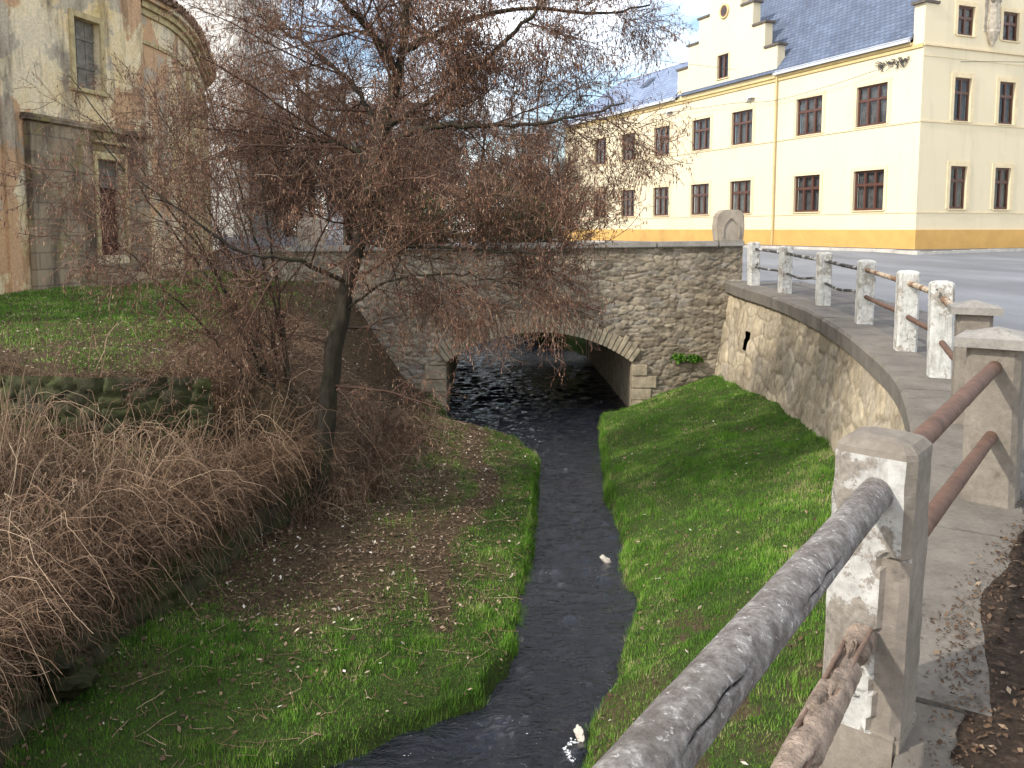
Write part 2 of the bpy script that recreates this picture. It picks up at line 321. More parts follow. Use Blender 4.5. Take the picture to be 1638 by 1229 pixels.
M['oldframe'] = simple('ochre_stone_frame', (0.40, 0.32, 0.17), 0.93, 0.35, 4, 0.2, 0.5, 0.02)
M['tile'] = simple('old_roof_tile', (0.30, 0.21, 0.155), 0.9, 0.5, 6, 0.2, 0.5, 0.02)
M['tower'] = simple('pale_tower_render', (0.68, 0.66, 0.62), 0.93, 0.2, 0.8, 0.15, 0.4, 0.03)
M['towerq'] = simple('tower_quoin', (0.42, 0.40, 0.37), 0.93, 0.2, 1.5, 0.15, 0.4, 0.03)
def water():
    m = NM('water', 0.025, 0.5); m.b.inputs['IOR'].default_value = 1.5
    c = m.ramp(m.noise(4.0, 5, 0.6, m.vec((1, 0.7, 1))), [(0.35, (0.004, 0.005, 0.009)), (0.55, (0.008, 0.009, 0.014)), (0.68, (0.014, 0.014, 0.018)), (0.8, (0.04, 0.037, 0.035))]); m.col(c)
    a = m.noise(4.5, 4, 0.6, m.vec((1.0, 2.4, 1)), 0.8); b = m.noise(16, 4, 0.65, m.vec((1, 2.0, 1)))
    m.bump(m.mix(a, b, 0.3), 1.0, 0.09); return m.m
M['water'] = water()
M['foam'] = simple('foam', (0.62, 0.63, 0.64), 0.7, 0.2, 12, 0.3, 0.6, 0.02)
M['pebble'] = simple('pale_stone', (0.5, 0.45, 0.38), 0.8, 0.25, 9, 0.3, 0.5, 0.02)
M['wire'] = simple('black_cable', (0.05, 0.05, 0.05), 0.6, 0.1)
M['fenceboard'] = simple('grey_fence_boards', (0.2, 0.19, 0.20), 0.9, 0.3, 3, 0.2, 0.4, 0.01)
M['bluewhite'] = simple('pale_blue_render', (0.50, 0.52, 0.60), 0.9, 0.12, 1, 0.2, 0.2, 0.02)
# ---------------------------------------------------------------- terrain functions
POSTS = [(5.55, 19.5), (5.72, 17.8), (5.80, 15.8), (5.45, 13.1), (4.85, 10.4), (4.40, 8.65), (3.68, 6.75), (2.83, 4.9), (1.17, 2.66)]
WALL = spline([(5.28, 20.7), (5.30, 19.0), (5.40, 17.5), (5.42, 15.8), (5.05, 12.9), (4.45, 10.1), (3.98, 8.35), (3.22, 6.4), (2.46, 4.75), (1.84, 3.62), (1.27, 2.60), (0.30, 1.08), (-1.25, -1.2), (-2.8, -4.0)], 170)
_o = np.argsort(WALL[:, 1]); WY = WALL[_o, 1]; WX = WALL[_o, 0]
def wallx(y): return np.interp(y, WY, WX)
def pave_z(y): return np.interp(y, [0, 5, 8, 13, 16, 18, 20.5, 30, 38, 41, 60, 120], [-0.06, 0.0, 0.07, 0.13, 0.18, 0.26, 0.33, 0.35, 0.42, 0.55, 0.6, 0.6])
SL = [(-30, 2.0), (4.5, -4.5), (5.6, -2.6), (6.72, -1.51), (7.11, -0.99), (7.65, -0.23), (8.6, 0.07), (10.14, 0.24), (12.88, 0.42), (16.08, 0.56), (17.3, 0.25), (18.06, -0.26), (18.63, -1.1), (20.3, -1.62), (30, -1.9), (36, -3.6), (45, -7.0), (60, -13), (90, -25)]
SR = [(-30, 2.0), (4.5, -0.6), (5.6, 0.15), (6.72, 0.5), (7.35, 0.63), (7.98, 1.02), (8.6, 1.13), (9.97, 1.45), (10.52, 1.37), (12.33, 1.55), (13.8, 1.52), (16.08, 1.7), (19.24, 1.96), (20.3, 2.95), (30, 2.65), (32, 1.9), (36, 0.2), (45, -3.5), (60, -9.0), (90, -21)]
def sxl(y): a = np.array(SL); return np.interp(y, a[:, 0], a[:, 1])
def sxr(y): a = np.array(SR); return np.interp(y, a[:, 0], a[:, 1])
W2 = [(-30, -4.3), (5, -3.95), (6.6, -4.0), (8.1, -3.85), (9.0, -3.6), (10.7, -3.35), (11.5, -2.9), (12.3, -2.5), (14, -2.3), (18, -2.2), (21, -1.9)]
def w2x(y): a = np.array(W2); return np.interp(y, a[:, 0], a[:, 1])
def sm(t): t = np.clip(t, 0, 1); return t*t*(3-2*t)
WATER_Z = -2.9
def H(x, y):
    x = np.asarray(x, float); y = np.asarray(y, float)
    xl = sxl(y)+0.10*(fbm(x*0, y, 0.7, 3)-0.5)*2*(y < 20); xr = sxr(y)+0.10*(fbm(x*0, y, 0.6, 9)-0.5)*2*(y < 20)
    n = fbm(x, y, 1.2, 1.0)-0.5; n2 = fbm(x, y, 0.3, 5.0)-0.5
    # --- left side
    w2 = w2x(y); lawn = np.interp(y, [11.3, 13, 18, 24, 40], [-0.30, -0.15, 0.22, 0.36, 0.4])
    lawn = lawn-0.35*np.clip((x+7.5)/4, 0, 1)*(y < 20)
    terr = np.interp(-x, [3.6, 4.6, 7, 11], [-1.5, -1.35, -1.0, -0.8])-0.25*np.clip((9-y)/3, 0, 1)
    k = sm((y-(11.45+0.25*np.sin(x*1.3)))/0.3); high = terr*(1-k)+lawn*k
    wid = np.interp(y, [11.5, 13.0, 16, 21], [0.3, 1.3, 2.4, 2.6]); low = np.interp(y, [5, 12, 21], [-2.45, -2.35, -2.45])
    t = sm((x-(w2-wid))/wid)
    edge = WATER_Z+0.12; bank = low+(edge-low)*np.clip((x-w2)/np.maximum(xl-w2, 0.05), 0, 1)**1.5
    left = high*(1-t)+bank*t
    # --- right side
    wx = wallx(y); wb_ = np.interp(y, [0, 5, 10, 14, 18, 20.5], [-1.4, -1.35, -1.4, -1.65, -1.85, -1.9])
    s = np.clip((x-xr)/np.maximum(wx-0.1-xr, 0.1), 0, 1); right = edge+(wb_-edge)*s**0.85
    z = np.where(x < (xl+xr)/2, left, right)+n*0.22+n2*0.05
    # stream bed with a small cut bank
    d = np.minimum(x-xl, xr-x); z = np.where(d > -0.16, np.where(d > 0, WATER_Z-0.08-0.3*np.clip(d/0.5, 0, 1), z*(1-sm((d+0.16)/0.16))+(WATER_Z-0.08)*sm((d+0.16)/0.16)), z)
    # --- beyond the bridge: upstream channel in flat ground
    up = y > 25; dl = xl-x; dr = x-xr; dd = np.maximum(dl, dr); top = pave_z(y)-0.15
    zu = np.where(dd < 0, WATER_Z-0.3, np.minimum(top, WATER_Z+0.05+np.clip(dd/3.4, 0, 1)**0.8*(top-WATER_Z)+n*0.2))
    z = np.where(up, zu, z)
    under = (x > wx+0.12) & (y < 21); z = np.where(under, pave_z(y)-0.3, z)
    return z
def greenness(x, y):
    xl = sxl(y); xr = sxr(y); right = x > (xl+xr)/2; w = w2x(y); f = fbm(x, y, 1.6, 2.2); f2 = fbm(x, y, 0.5, 8.2)
    dl = xl-x; g = 0.15+0.75*np.exp(-np.clip(dl, 0, 9)/1.1)+np.clip((9.6-y)/2.6, 0, 0.55)
    path = np.exp(-((dl-1.05-0.25*np.sin(y*1.3))/0.16)**2)*(y > 8.7); g = g-0.75*path
    lawn = np.where((y > 11.9), np.clip(0.25+(y-12.5)/5*0.45, 0, 0.62)*np.clip((-4.3-x)/1.5, 0, 1), 0.03)
    g = np.where(x < w-0.1, np.where(y < 21, lawn, 0.5), g)
    g = np.where(right, np.interp(y, [5.5, 7.0, 9.0], [0.5, 0.62, 1.0])-0.35*((fbm(x, y, 0.5, 4.4) > 0.68)), g)
    return np.clip(g+(f-0.5)*0.8+(f2-0.5)*0.45, 0, 1)
def axis(segs):
    out = []
    for a, b, st in segs: out += list(np.arange(a, b, st))
    out.append(segs[-1][1]); return np.array(out)
gx = axis([(-300, -60, 40), (-60, -16, 2.0), (-16, -7.2, 0.14), (-7.2, 6.2, 0.075), (6.2, 12, 0.6), (12, 60, 6), (60, 300, 40)])
gy = axis([(-40, 1, 3), (1, 3.5, 0.3), (3.5, 15, 0.075), (15, 21.0, 0.11), (21.0, 38, 0.4), (38, 70, 1.5), (70, 400, 30)])
GX, GY = np.meshgrid(gx, gy); GZ = H(GX, GY)
idx = np.arange(GX.size).reshape(GX.shape)
Fq = np.stack([idx[:-1, :-1], idx[:-1, 1:], idx[1:, 1:], idx[1:, :-1]], axis=-1).reshape(-1, 4)
o = big('ground', np.stack([GX, GY, GZ], -1), Fq, M['earth'], smooth=True, attrs={'green': greenness(GX, GY)*0.9}); tag(o, kind='structure')
# stream water, with real ripples
def water_sheet(name, y0, y1, st, nx, amp):
    wy = np.arange(y0, y1, st); ws = np.linspace(0, 1, nx); X = (sxl(wy)-0.35)[:, None]*(1-ws)+(sxr(wy)+0.35)[:, None]*ws; Y = np.repeat(wy[:, None], nx, 1)
    w = (fbm(X*0.45, Y, 0.16, 2.0, 3)-0.5)*2+0.8*(fbm(X*0.7+Y*0.3, Y-X*0.25, 0.30, 7.0, 2)-0.5)*2
    Zv = WATER_Z+amp*w*(0.45+1.1*fbm(X, Y, 1.3, 4.0, 2)); idx = np.arange(X.size).reshape(X.shape); Fq = np.stack([idx[:-1, :-1], idx[:-1, 1:], idx[1:, 1:], idx[1:, :-1]], -1).reshape(-1, 4)
    tag(big(name, np.stack([X, Y, Zv], -1), Fq, M['water'], smooth=True), kind='structure')
water_sheet('stream_water', 3.0, 60.0, 0.045, 70, 0.036)
# road: right of the railing, across the bridge, up to the building
def sheet(name, rows, mat, dz=0.0, kind='structure', zf=None, ncol=22, pw=1.6):   # rows: list of (y, x0, x1)
    rows = np.array(rows); s = np.linspace(0, 1, ncol)**pw; X = rows[:, 1:2]*(1-s)+rows[:, 2:3]*s; Y = np.repeat(rows[:, 0:1], ncol, 1)
    Zv = (zf or pave_z)(Y)+dz; idx = np.arange(X.size).reshape(X.shape)
    Fq = np.stack([idx[:-1, :-1], idx[:-1, 1:], idx[1:, 1:], idx[1:, :-1]], -1).reshape(-1, 4)
    o = big(name, np.stack([X, Y, Zv], -1), Fq, mat, smooth=True)
    if kind: tag(o, kind=kind)
    return o
def pw_w(y): return np.interp(y, [0, 3, 6, 9, 20.5, 30], [1.1, 1.0, 1.5, 1.6, 1.3, 1.2])
ys = np.arange(-6, 20.6, 0.3)
sheet('pavement', [(y, wallx(y)+0.05, wallx(y)+pw_w(y)+0.45) for y in ys], M['pavement'], 0.0, pw=1.0)
def road_x0(y):
    if y < 20.75: return float(wallx(y)+pw_w(y)+0.3+max(0, 8-y)*0.55)
    return -40.0 if y < 29.5 else float(sxr(y)+3.9)
sheet('road', [(y, road_x0(y), 70) for y in np.r_[np.arange(-6, 20.6, 0.3), 20.74, 20.76, np.arange(21.2, 29.4, 0.5), 29.49, 29.51, np.arange(30, 90, 0.8)]], M['asphalt'], -0.06, ncol=60)
# soil verge with leaf litter beside the pavement near the camera
vy = np.arange(-2, 9.2, 0.03); vx0 = np.interp(vy, [-2, 2.4, 2.8, 3.05, 3.5, 4.4, 5.5, 9.2], [0.9, 1.35, 1.55, 1.62, 1.95, 2.72, 3.7, 6.2])+0.13*(fbm(vy, vy*0, 0.35, 2)-0.5)*2+0.05*(fbm(vy, vy*0, 0.1, 5)-0.5)*2
vx1 = wallx(vy)+pw_w(vy)+0.7+np.clip(8-vy, 0, 9)*0.55
def m_soil():
    m = NM('soil_litter', 0.97, 0.1); f = m.noise(26, 7, 0.8); m.col(m.ramp(f, [(0.3, (0.02, 0.015, 0.012)), (0.55, (0.06, 0.042, 0.03)), (0.74, (0.15, 0.11, 0.08))])); m.bump(f, 1.0, 0.02); return m.m
M['soil'] = m_soil()
sheet('soil_verge', [(a, b, max(c, b+0.05)) for a, b, c in zip(vy, vx0, vx1)], M['soil'], 0.012, pw=1.0, ncol=30)
# ---------------------------------------------------------------- stone panels
def stone_panel(name, posf, U, V, cw, ch, res, relief, mat, parent, jit=0.42, keep=None, seed=0, rough=0.02):
    r = np.random.default_rng(seed); u = np.linspace(0, U, int(U/res)+1); v = np.linspace(V[0], V[1], int((V[1]-V[0])/res)+1)
    UU, VV = np.meshgrid(u, v); nu = int(U/cw)+5; nv = int((V[1]-V[0])/ch)+5
    jx = (r.random((nv, nu))-0.5)*2*jit; jy = (r.random((nv, nu))-0.5)*2*jit*0.8; rc = r.random((nv, nu)); hh = r.random((nv, nu))
    du = (fbm(UU, VV, 0.35, seed)-0.5)*0.25*cw; dv = (fbm(UU, VV, 0.35, seed+5)-0.5)*0.6*ch
    a = (UU+du)/cw+2; b = (VV-V[0]+dv)/ch+2; row = np.floor(b).astype(int)
    f1 = np.full(UU.shape, 9.0); f2 = np.full(UU.shape, 9.0); cell = np.zeros(UU.shape); hgt = np.zeros(UU.shape)
    for dr in (-1, 0, 1):
        rr = np.clip(row+dr, 0, nv-1); off = 0.5*(rr % 2); ci = np.floor(a-off).astype(int)
        for dc in (-1, 0, 1):
            cc = np.clip(ci+dc, 0, nu-1); sx = cc+0.5+off+jx[rr, cc]; sy = rr+0.5+jy[rr, cc]
            d = np.sqrt(((a-sx))**2*1.0+((b-sy))**2*1.0); m = d < f1
            f2 = np.where(m, f1, np.minimum(f2, d)); cell = np.where(m, rc[rr, cc], cell); hgt = np.where(m, hh[rr, cc], hgt); f1 = np.where(m, d, f1)
    e = np.clip((f2-f1)*1.2, 0, 1); disp = relief*(sm(e/0.3)*(0.6+0.6*hgt))+rough*(fbm(UU, VV, 0.12, seed+9)-0.5)*2
    P, Nn = posf(UU, VV); P = P+Nn*disp[..., None]
    idx = np.arange(UU.size).reshape(UU.shape); Fq = np.stack([idx[:-1, :-1], idx[:-1, 1:], idx[1:, 1:], idx[1:, :-1]], -1).reshape(-1, 4)
    if keep is not None:
        cu = (UU[:-1, :-1]+UU[1:, 1:])/2; cv = (VV[:-1, :-1]+VV[1:, 1:])/2; Fq = Fq[keep(cu, cv).ravel()]
    return big(name, P.reshape(-1, 3), Fq, mat, parent, True, {'cell': cell, 'edge': e})
# ---------------------------------------------------------------- bridge
BY = 20.5; BX0, BX1 = -6.0, 5.55; AX0, AX1 = -1.6, 2.92; ACX = (AX0+AX1)/2; AH = (AX1-AX0)/2; ASP = -1.64; ACR = -0.90
AR = (AH**2+(ACR-ASP)**2)/(2*(ACR-ASP)); ACZ = ACR-AR
def topz(x): return 1.17+(np.asarray(x)+5)*0.0125
def archz(x): return ACZ+np.sqrt(np.maximum(AR**2-(x-ACX)**2, 0))
br = empty('stone_bridge', (ACX, BY+4, 0)); tag(br, 'old rubble stone bridge with one low arch over the stream', 'bridge')
def bpos(u, v):
    x = BX0+u; z = v; z = np.where(v > 1.1, 1.1+(topz(x)-0.12-1.1)*(v-1.1)/0.1, v)
    P = np.stack([x, np.full_like(x, BY), z], -1); return P, np.broadcast_to(np.array([0, -1.0, 0]), P.shape)
stone_panel('face_wall', bpos, BX1-BX0, (-3.1, 1.2), 0.33, 0.115, 0.024, 0.022, M['bridge'], br, keep=lambda u, v: ~((u+BX0 > AX0) & (u+BX0 < AX1) & (v < archz(u+BX0)+0.05)), seed=3, rough=0.028, jit=0.55)
# voussoir ring
r2 = random.Random(5); mb = MB(); a1 = math.asin(AH/AR); nV = 40
for i in range(nV):
    t0 = -a1+2*a1*i/nV+0.0015; t1 = -a1+2*a1*(i+1)/nV-0.0015; L = 0.36+r2.random()*0.13; y = BY-0.055-r2.random()*0.03
    pts = [(ACX+math.sin(t)*rr, y, ACZ+math.cos(t)*rr) for t, rr in ((t0, AR), (t1, AR), (t1, AR+L), (t0, AR+L))]
    mb.prism(pts, (0, 0.45, 0))
mb.build('arch_ring', M['voussoir'], br, bevel=0.012)
# jambs of larger stones under the springing
for xs, sg in ((AX0, -1), (AX1, 1)):
    mb = MB(); z = -3.05
    while z < ASP-0.05:
        h = 0.22+r2.random()*0.14; h = min(h, ASP-z); w = 0.35+r2.random()*0.3
        mb.box((min(xs, xs+sg*w), BY-0.06-r2.random()*0.03, z+0.006), (max(xs, xs+sg*w), BY+0.3, z+h-0.006)); z += h
    mb.build('arch_jamb', M['voussoir'], br, bevel=0.015)
# vault and the abutment walls within
ts = np.linspace(-a1, a1, 25); prof = [(AX0+0.02, -3.3)]+[(ACX+math.sin(t)*(AR+0.01), ACZ+math.cos(t)*(AR+0.01)) for t in ts]+[(AX1-0.02+0.04, -3.3)]
mb = MB(); skew = -0.3
for i in range(len(prof)-1):
    (xa, za), (xb, zb) = prof[i], prof[i+1]
    for k in range(6):
        y0 = BY+0.3+(9.2-0.3)*k/6; y1 = BY+0.3+(9.2-0.3)*(k+1)/6; s0 = skew*k/6; s1 = skew*(k+1)/6
        mb.poly([(xa+s0, y0, za), (xb+s0, y0, zb), (xb+s1, y1, zb), (xa+s1, y1, za)])
mb.build('vault', M['voussoir'], br)
# spandrel back and far face so that the bridge is solid
mb = MB(); mb.box((BX0, BY+0.05, 0.15), (BX1-0.02, BY+0.42, 1.15)); mb.build('parapet_back', M['voussoir'], br); mb = MB()
far = [(BX0, -3.2)]+[(BX0, 0.25), (6.5, 0.25), (6.5, -3.2), (AX1+skew, -3.2)]+[(ACX+skew+math.sin(t)*AR, ACZ+math.cos(t)*AR) for t in ts[::-1]]+[(AX0+skew, -3.2)]
mb.prism([(x, BY+9.25, z) for x, z in far], (0, -0.35, 0)); mb.build('far_face', M['voussoir'], br)
# capstones
mb = MB(); x = BX0
while x < BX1-0.1:
    w = 0.9+r2.random()*0.6; x1 = min(x+w, BX1+0.02)
    z0 = float(topz(x)); z1 = float(topz(x1)); j = r2.random()*0.012
    mb.obox((x+0.006, BY-0.11-j, z0-0.125), (x1-x-0.012, 0, z1-z0), (0, 0.62, 0), (0, 0, 0.13+j)); x = x1
mb.build('capstone', M['capstone'], br, bevel=0.02)
def pillar(xc, zb, w=0.66, h=0.76):
    mb = MB(); x0, x1 = xc-w/2, xc+w/2; c = 0.1
    mb.prism([(x0+0.03, BY-0.1, zb), (x1-0.03, BY-0.1, zb), (x1, BY-0.1, zb+h*0.45), (x1-0.02, BY-0.1, zb+h-c), (x1-c*1.3, BY-0.1, zb+h), (x0+c*1.5, BY-0.1, zb+h), (x0+0.03, BY-0.1, zb+h-c*1.2), (x0, BY-0.1, zb+h*0.45)], (0, 0.55, 0))
    p = mb.build('pillar', M['pillar'], br, bevel=0.025)
    mb = MB(); n = 12                                     # raised pointed-arch moulding
    for sgn in (-1, 1):
        pr = None
        for i in range(n+1):
            t = i/n; ang = t*R_(68); rr = w*0.56; px = -sgn*(-rr*0.42+rr*math.cos(ang)-0.0)*0.9; pz = zb+h*0.35+rr*math.sin(ang)*0.86
            q = (xc+px, pz)
            if pr is not None:
                mb.obox((pr[0]-0.018, BY-0.13, pr[1]), (q[0]-pr[0], 0, q[1]-pr[1]), (0, 0.05, 0), (0.04, 0, 0.004))
            pr = q
        mb.box((xc-sgn*rr_x(w)-0.02, BY-0.13, zb+0.1), (xc-sgn*rr_x(w)+0.02, BY-0.08, zb+h*0.35))
    mo = mb.build('moulding', M['pillar'], None); mo.parent = p
    l = br.location; mo.location = (-l[0], -l[1], -l[2])
def rr_x(w): return (w*0.56*0.58)*0.9
pillar(5.23, float(topz(5.2))-0.005); pillar(-4.85, float(topz(-4.85))-0.005, 0.6, 0.7)
# ---------------------------------------------------------------- retaining wall
rw = empty('retaining_wall', (4.4, 10, 0)); tag(rw, 'curved pale retaining wall of patched masonry beside the green bank', 'wall')
WP = WALL[::1]; seg = np.r_[0, np.cumsum(np.linalg.norm(np.diff(WP, axis=0), axis=1))]; LEN = seg[-1]
TX = np.gradient(WP[:, 0], seg); TY = np.gradient(WP[:, 1], seg); nn = np.hypot(TX, TY); NX = TY/nn; NY = -TX/nn      # walking towards the camera: outward = left of road
if NX[len(NX)//3] > 0: NX, NY = -NX, -NY
def wpos(u, v):
    x = np.interp(u, seg, WP[:, 0]); y = np.interp(u, seg, WP[:, 1]); nx = np.interp(u, seg, NX); ny = np.interp(u, seg, NY)
    b = 0.16*v; top = pave_z(y)-0.24; z = top-v          # v = depth under the coping, slight batter
    P = np.stack([x+nx*b, y+ny*b, z], -1); Nn = np.stack([nx, ny, np.full_like(nx, 0.1)], -1); return P, Nn
hole = lambda u, v: ~((np.abs(np.interp(u, seg, WP[:, 1])-18.6) < 0.13) & (np.abs(v-0.9) < 0.2))
stone_panel('masonry', wpos, LEN, (-0.02, 2.6), 0.55, 0.40, 0.032, 0.030, M['wall'], rw, jit=0.5, seed=12, rough=0.018, keep=hole)
mb = MB()                                               # dark drain behind the hole
hx = float(wallx(18.6)); mb.box((hx-0.02, 18.45, -1.1), (hx+0.4, 18.75, -0.35)); mb.build('drain_hole', M['dark'], rw)
# coping slabs, in lengths with joints
r3 = random.Random(3); u = 0.05
mbc = MB(); Vc = []; Fc = []
while u < LEN-0.3:
    L = 1.5+r3.random()*0.7; u1 = min(u+L, LEN); dz = (r3.random()-0.5)*0.02; n = 7; base = len(Vc)
    for k in range(n):
        uu = u+0.008+(u1-u-0.016)*k/(n-1); x = np.interp(uu, seg, WP[:, 0]); y = np.interp(uu, seg, WP[:, 1]); nx = np.interp(uu, seg, NX); ny = np.interp(uu, seg, NY); z = float(pave_z(y))
        for off, zz in ((0.13, z-0.245), (0.14, z-0.03+dz), (0.11, z+0.012+dz), (-0.42, z+0.006), (-0.42, z-0.245)):
            o_ = off*float(np.interp(y, [2.9, 4.2], [0.12, 1.0])) if off > 0 else off; Vc.append((x+nx*o_, y+ny*o_, zz))
    for k in range(n-1):
        for j in range(5):
            a = base+k*5+j; b = base+k*5+(j+1) % 5; Fc.append((a, b, b+5, a+5))
    Fc.append(tuple(base+j for j in range(5))); Fc.append(tuple(base+(n-1)*5+j for j in range(5))[::-1]); u = u1
mbc.v = Vc; mbc.f = Fc; mbc.build('coping', M['coping'], rw)
# ---------------------------------------------------------------- railing
rl = empty('concrete_railing', (4.4, 10, 0)); tag(rl, 'weathered railing of concrete posts and pipe rails along the pavement edge', 'railing')
def post_mesh(w, h, dome, cap, seed, chip=0.006, fine=True):
    bm = bmesh.new(); c = 0.11*w; pr = [(-w/2+c, -w/2), (w/2-c, -w/2), (w/2, -w/2+c), (w/2, w/2-c), (w/2-c, w/2), (-w/2+c, w/2), (-w/2, w/2-c), (-w/2, -w/2+c)]
    m = 14 if seed == 9 else 6; nl = 70 if seed == 9 else 26; ring = []
    for i in range(8):
        a, b = pr[i], pr[(i+1) % 8]; k = m if i % 2 == 0 else 1
        for q in range(k): ring.append((a[0]+(b[0]-a[0])*q/k, a[1]+(b[1]-a[1])*q/k))
    levels = [(-0.15, 1.0)]+[(h*j/nl, 1.0) for j in range(nl+1)]
    if dome: levels += [(h+dome*0.35, 0.97), (h+dome*0.75, 0.80), (h+dome, 0.45)]
    rr = random.Random(seed); rows = []
    for z, s in levels:
        row = []
        for i, (x, y) in enumerate(ring):
            nx = vnoise(x*1+y*1, z, 0.06, seed)-0.5; d = 1+float(nx)*chip/w*2*(1 if z > 0 else 0)
            yy_ = y*s*d; xx_ = x*s*d
            if seed == 9 and y < -w/2+0.004 and x > 0.024+0.03*float(vnoise(z, 0, 0.07)) and 0.02 < z < 0.60+0.02*float(vnoise(x, 1, 0.02)): yy_ += 0.010+0.008*float(vnoise(x, z, 0.05, 3))
            if seed == 9 and y < -w/2+0.004 and z < 0.16 and x < 0.02: yy_ += 0.006
            row.append(bm.verts.new((xx_, yy_, z)))
        rows.append(row)
    for a, b in zip(rows[:-1], rows[1:]):
        for i in range(len(ring)): bm.faces.new((a[i], a[(i+1) % len(ring)], b[(i+1) % len(ring)], b[i]))
    bm.faces.new(rows[-1]); me = bpy.data.meshes.new('post'); bm.to_mesh(me); bm.free(); return me
def cap_mesh(w, h):
    mb = MB(); a = w/2+0.055; k = len(mb.v)
    mb.box((-a, -a, 0), (a, a, 0.055)); n = len(mb.v); b = a-0.02
    mb.v += [(-b, -b, 0.055), (b, -b, 0.055), (b, b, 0.055), (-b, b, 0.055), (0, -0.03, 0.105), (0, 0.03, 0.105)]
    mb.f += [(n, n+1, n+4), (n+1, n+2, n+5, n+4), (n+2, n+3, n+5), (n+3, n, n+4, n+5)]
    return mb
LAB = ['white painted far post beside the bridge pillar', 'thin white post, second from the bridge', 'grey post with flaked paint', 'pale post with a rusty lower pipe', 'tall pale round-topped post', 'cracked white post before the capped posts', 'post with a peaked cap, behind the other', 'large bare concrete post with a peaked cap', 'closest post with peeling white paint and black specks']
dirs = []
PZ = []
for i, (x, y) in enumerate(POSTS):
    a = POSTS[max(i-1, 0)]; b = POSTS[min(i+1, 8)]; dx, dy = a[0]-b[0], a[1]-b[1]
    if i == 8: dx, dy = POSTS[7][0]-x, POSTS[7][1]-y
    rot = math.atan2(dy, dx)-math.pi/2; w = [0.235, 0.235, 0.235, 0.24, 0.235, 0.22, 0.25, 0.275, 0.245][i]; h = 0.97
    z = float(pave_z(y))+0.01; PZ.append(z)
    if i == 8: h = 0.95; rot = math.atan2(0.80, 0.59)-math.pi/2-R_(2)
    if i == 7: rot = math.atan2(0.8, 0.62)-math.pi/2
    if i == 6: h = 0.93
    mat = M['post_near'] if i == 8 else (M['post_bare'] if i in (6, 7) else M['post_white'])
    me = post_mesh(w, h-0.05 if i in (6, 7) else h-0.03, 0.045 if i < 6 else (0.055 if i == 8 else 0), False, i+1, 0.006 if i == 8 else 0.004)
    p = link('post', me, mat, rl, True); p.location = (x-rl.location[0], y-rl.location[1], z-rl.location[2]); p.rotation_euler = (R_((i*37 % 5-2)*0.4), R_((i*23 % 5-2)*0.5), rot)
    p['label'] = LAB[i]
    for poly in p.data.polygons: poly.use_smooth = False
    if i == 8:
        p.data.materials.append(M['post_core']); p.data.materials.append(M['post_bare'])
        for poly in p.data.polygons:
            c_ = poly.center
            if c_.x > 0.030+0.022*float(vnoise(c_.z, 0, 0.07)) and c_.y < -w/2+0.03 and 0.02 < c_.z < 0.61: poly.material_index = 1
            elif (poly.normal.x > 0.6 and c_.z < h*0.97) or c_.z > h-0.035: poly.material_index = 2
    if i in (6, 7):
        c = cap_mesh(w, h).build('post_cap', M['capstone'], None); c.parent = p; c.location = (0, 0, h-0.05)
    if i == 8:
        mb = MB(); mb.box((-w/2-0.003, -w/2-0.003, -0.5), (w/2+0.003, w/2+0.003, 0.045)); f = mb.build('plinth', M['post_bare'], None, bevel=0.015); f.parent = p
def rail(pts, r, mat, name='rail', label=None, sides=14, wob=0.06, n=30):
    P = spline(pts, n)[None]; rr = r*(1+wob*(np.random.default_rng(int(abs(pts[0][1])*100)).random((1, n))-0.5)*2)
    V, Fq = tubes(P, rr, sides); o = big(name, V, Fq, mat, rl, True)
    if label: o['label'] = label
    return o
for i in range(6):
    (xa, ya), (xb, yb) = POSTS[i], POSTS[i+1]; za, zb = PZ[i], PZ[i+1]
    top = M['rail_wood'] if i in (0, 1, 2) else (M['rust_light'])
    low = M['rail_wood'] if i < 3 else M['rust']
    sag = 0.03 if i in (1, 2) else 0.0
    ht, hl = (0.83, 0.42) if i < 5 else (0.80, 0.36)
    rail([(xa, ya, za+ht), ((xa+xb)/2, (ya+yb)/2, (za+zb)/2+ht-sag*0.4), (xb, yb, zb+ht)], 0.032 if i < 3 else 0.034, top)
    rail([(xa, ya, za+hl), (xa*0.6+xb*0.4, ya*0.6+yb*0.4, (za+zb)/2+hl-sag), (xa*0.25+xb*0.75, ya*0.25+yb*0.75, (za+zb)/2+hl+sag*0.3), (xb, yb, zb+hl)], 0.024 if i < 3 else 0.030, low)
A7 = POSTS[7]; A6 = POSTS[6]; A8 = POSTS[8]
rail([(A6[0], A6[1], 0.72), (A7[0], A7[1], 0.76)], 0.036, M['rust']); rail([(A6[0], A6[1], 0.36), (A7[0], A7[1], 0.38)], 0.036, M['rust'])
rail([(A8[0]+0.11, A8[1]+0.05, 0.865), (A7[0]-0.05, A7[1]-0.07, 0.815)], 0.037, M['rust'], label='upper rust brown pipe between the two largest posts', wob=0.02, sides=20)
rail([(A8[0]+0.10, A8[1]+0.06, 0.50), (A7[0]-0.05, A7[1]-0.07, 0.41)], 0.034, M['rust'], label='lower rust brown pipe between the two largest posts', wob=0.02, sides=20)
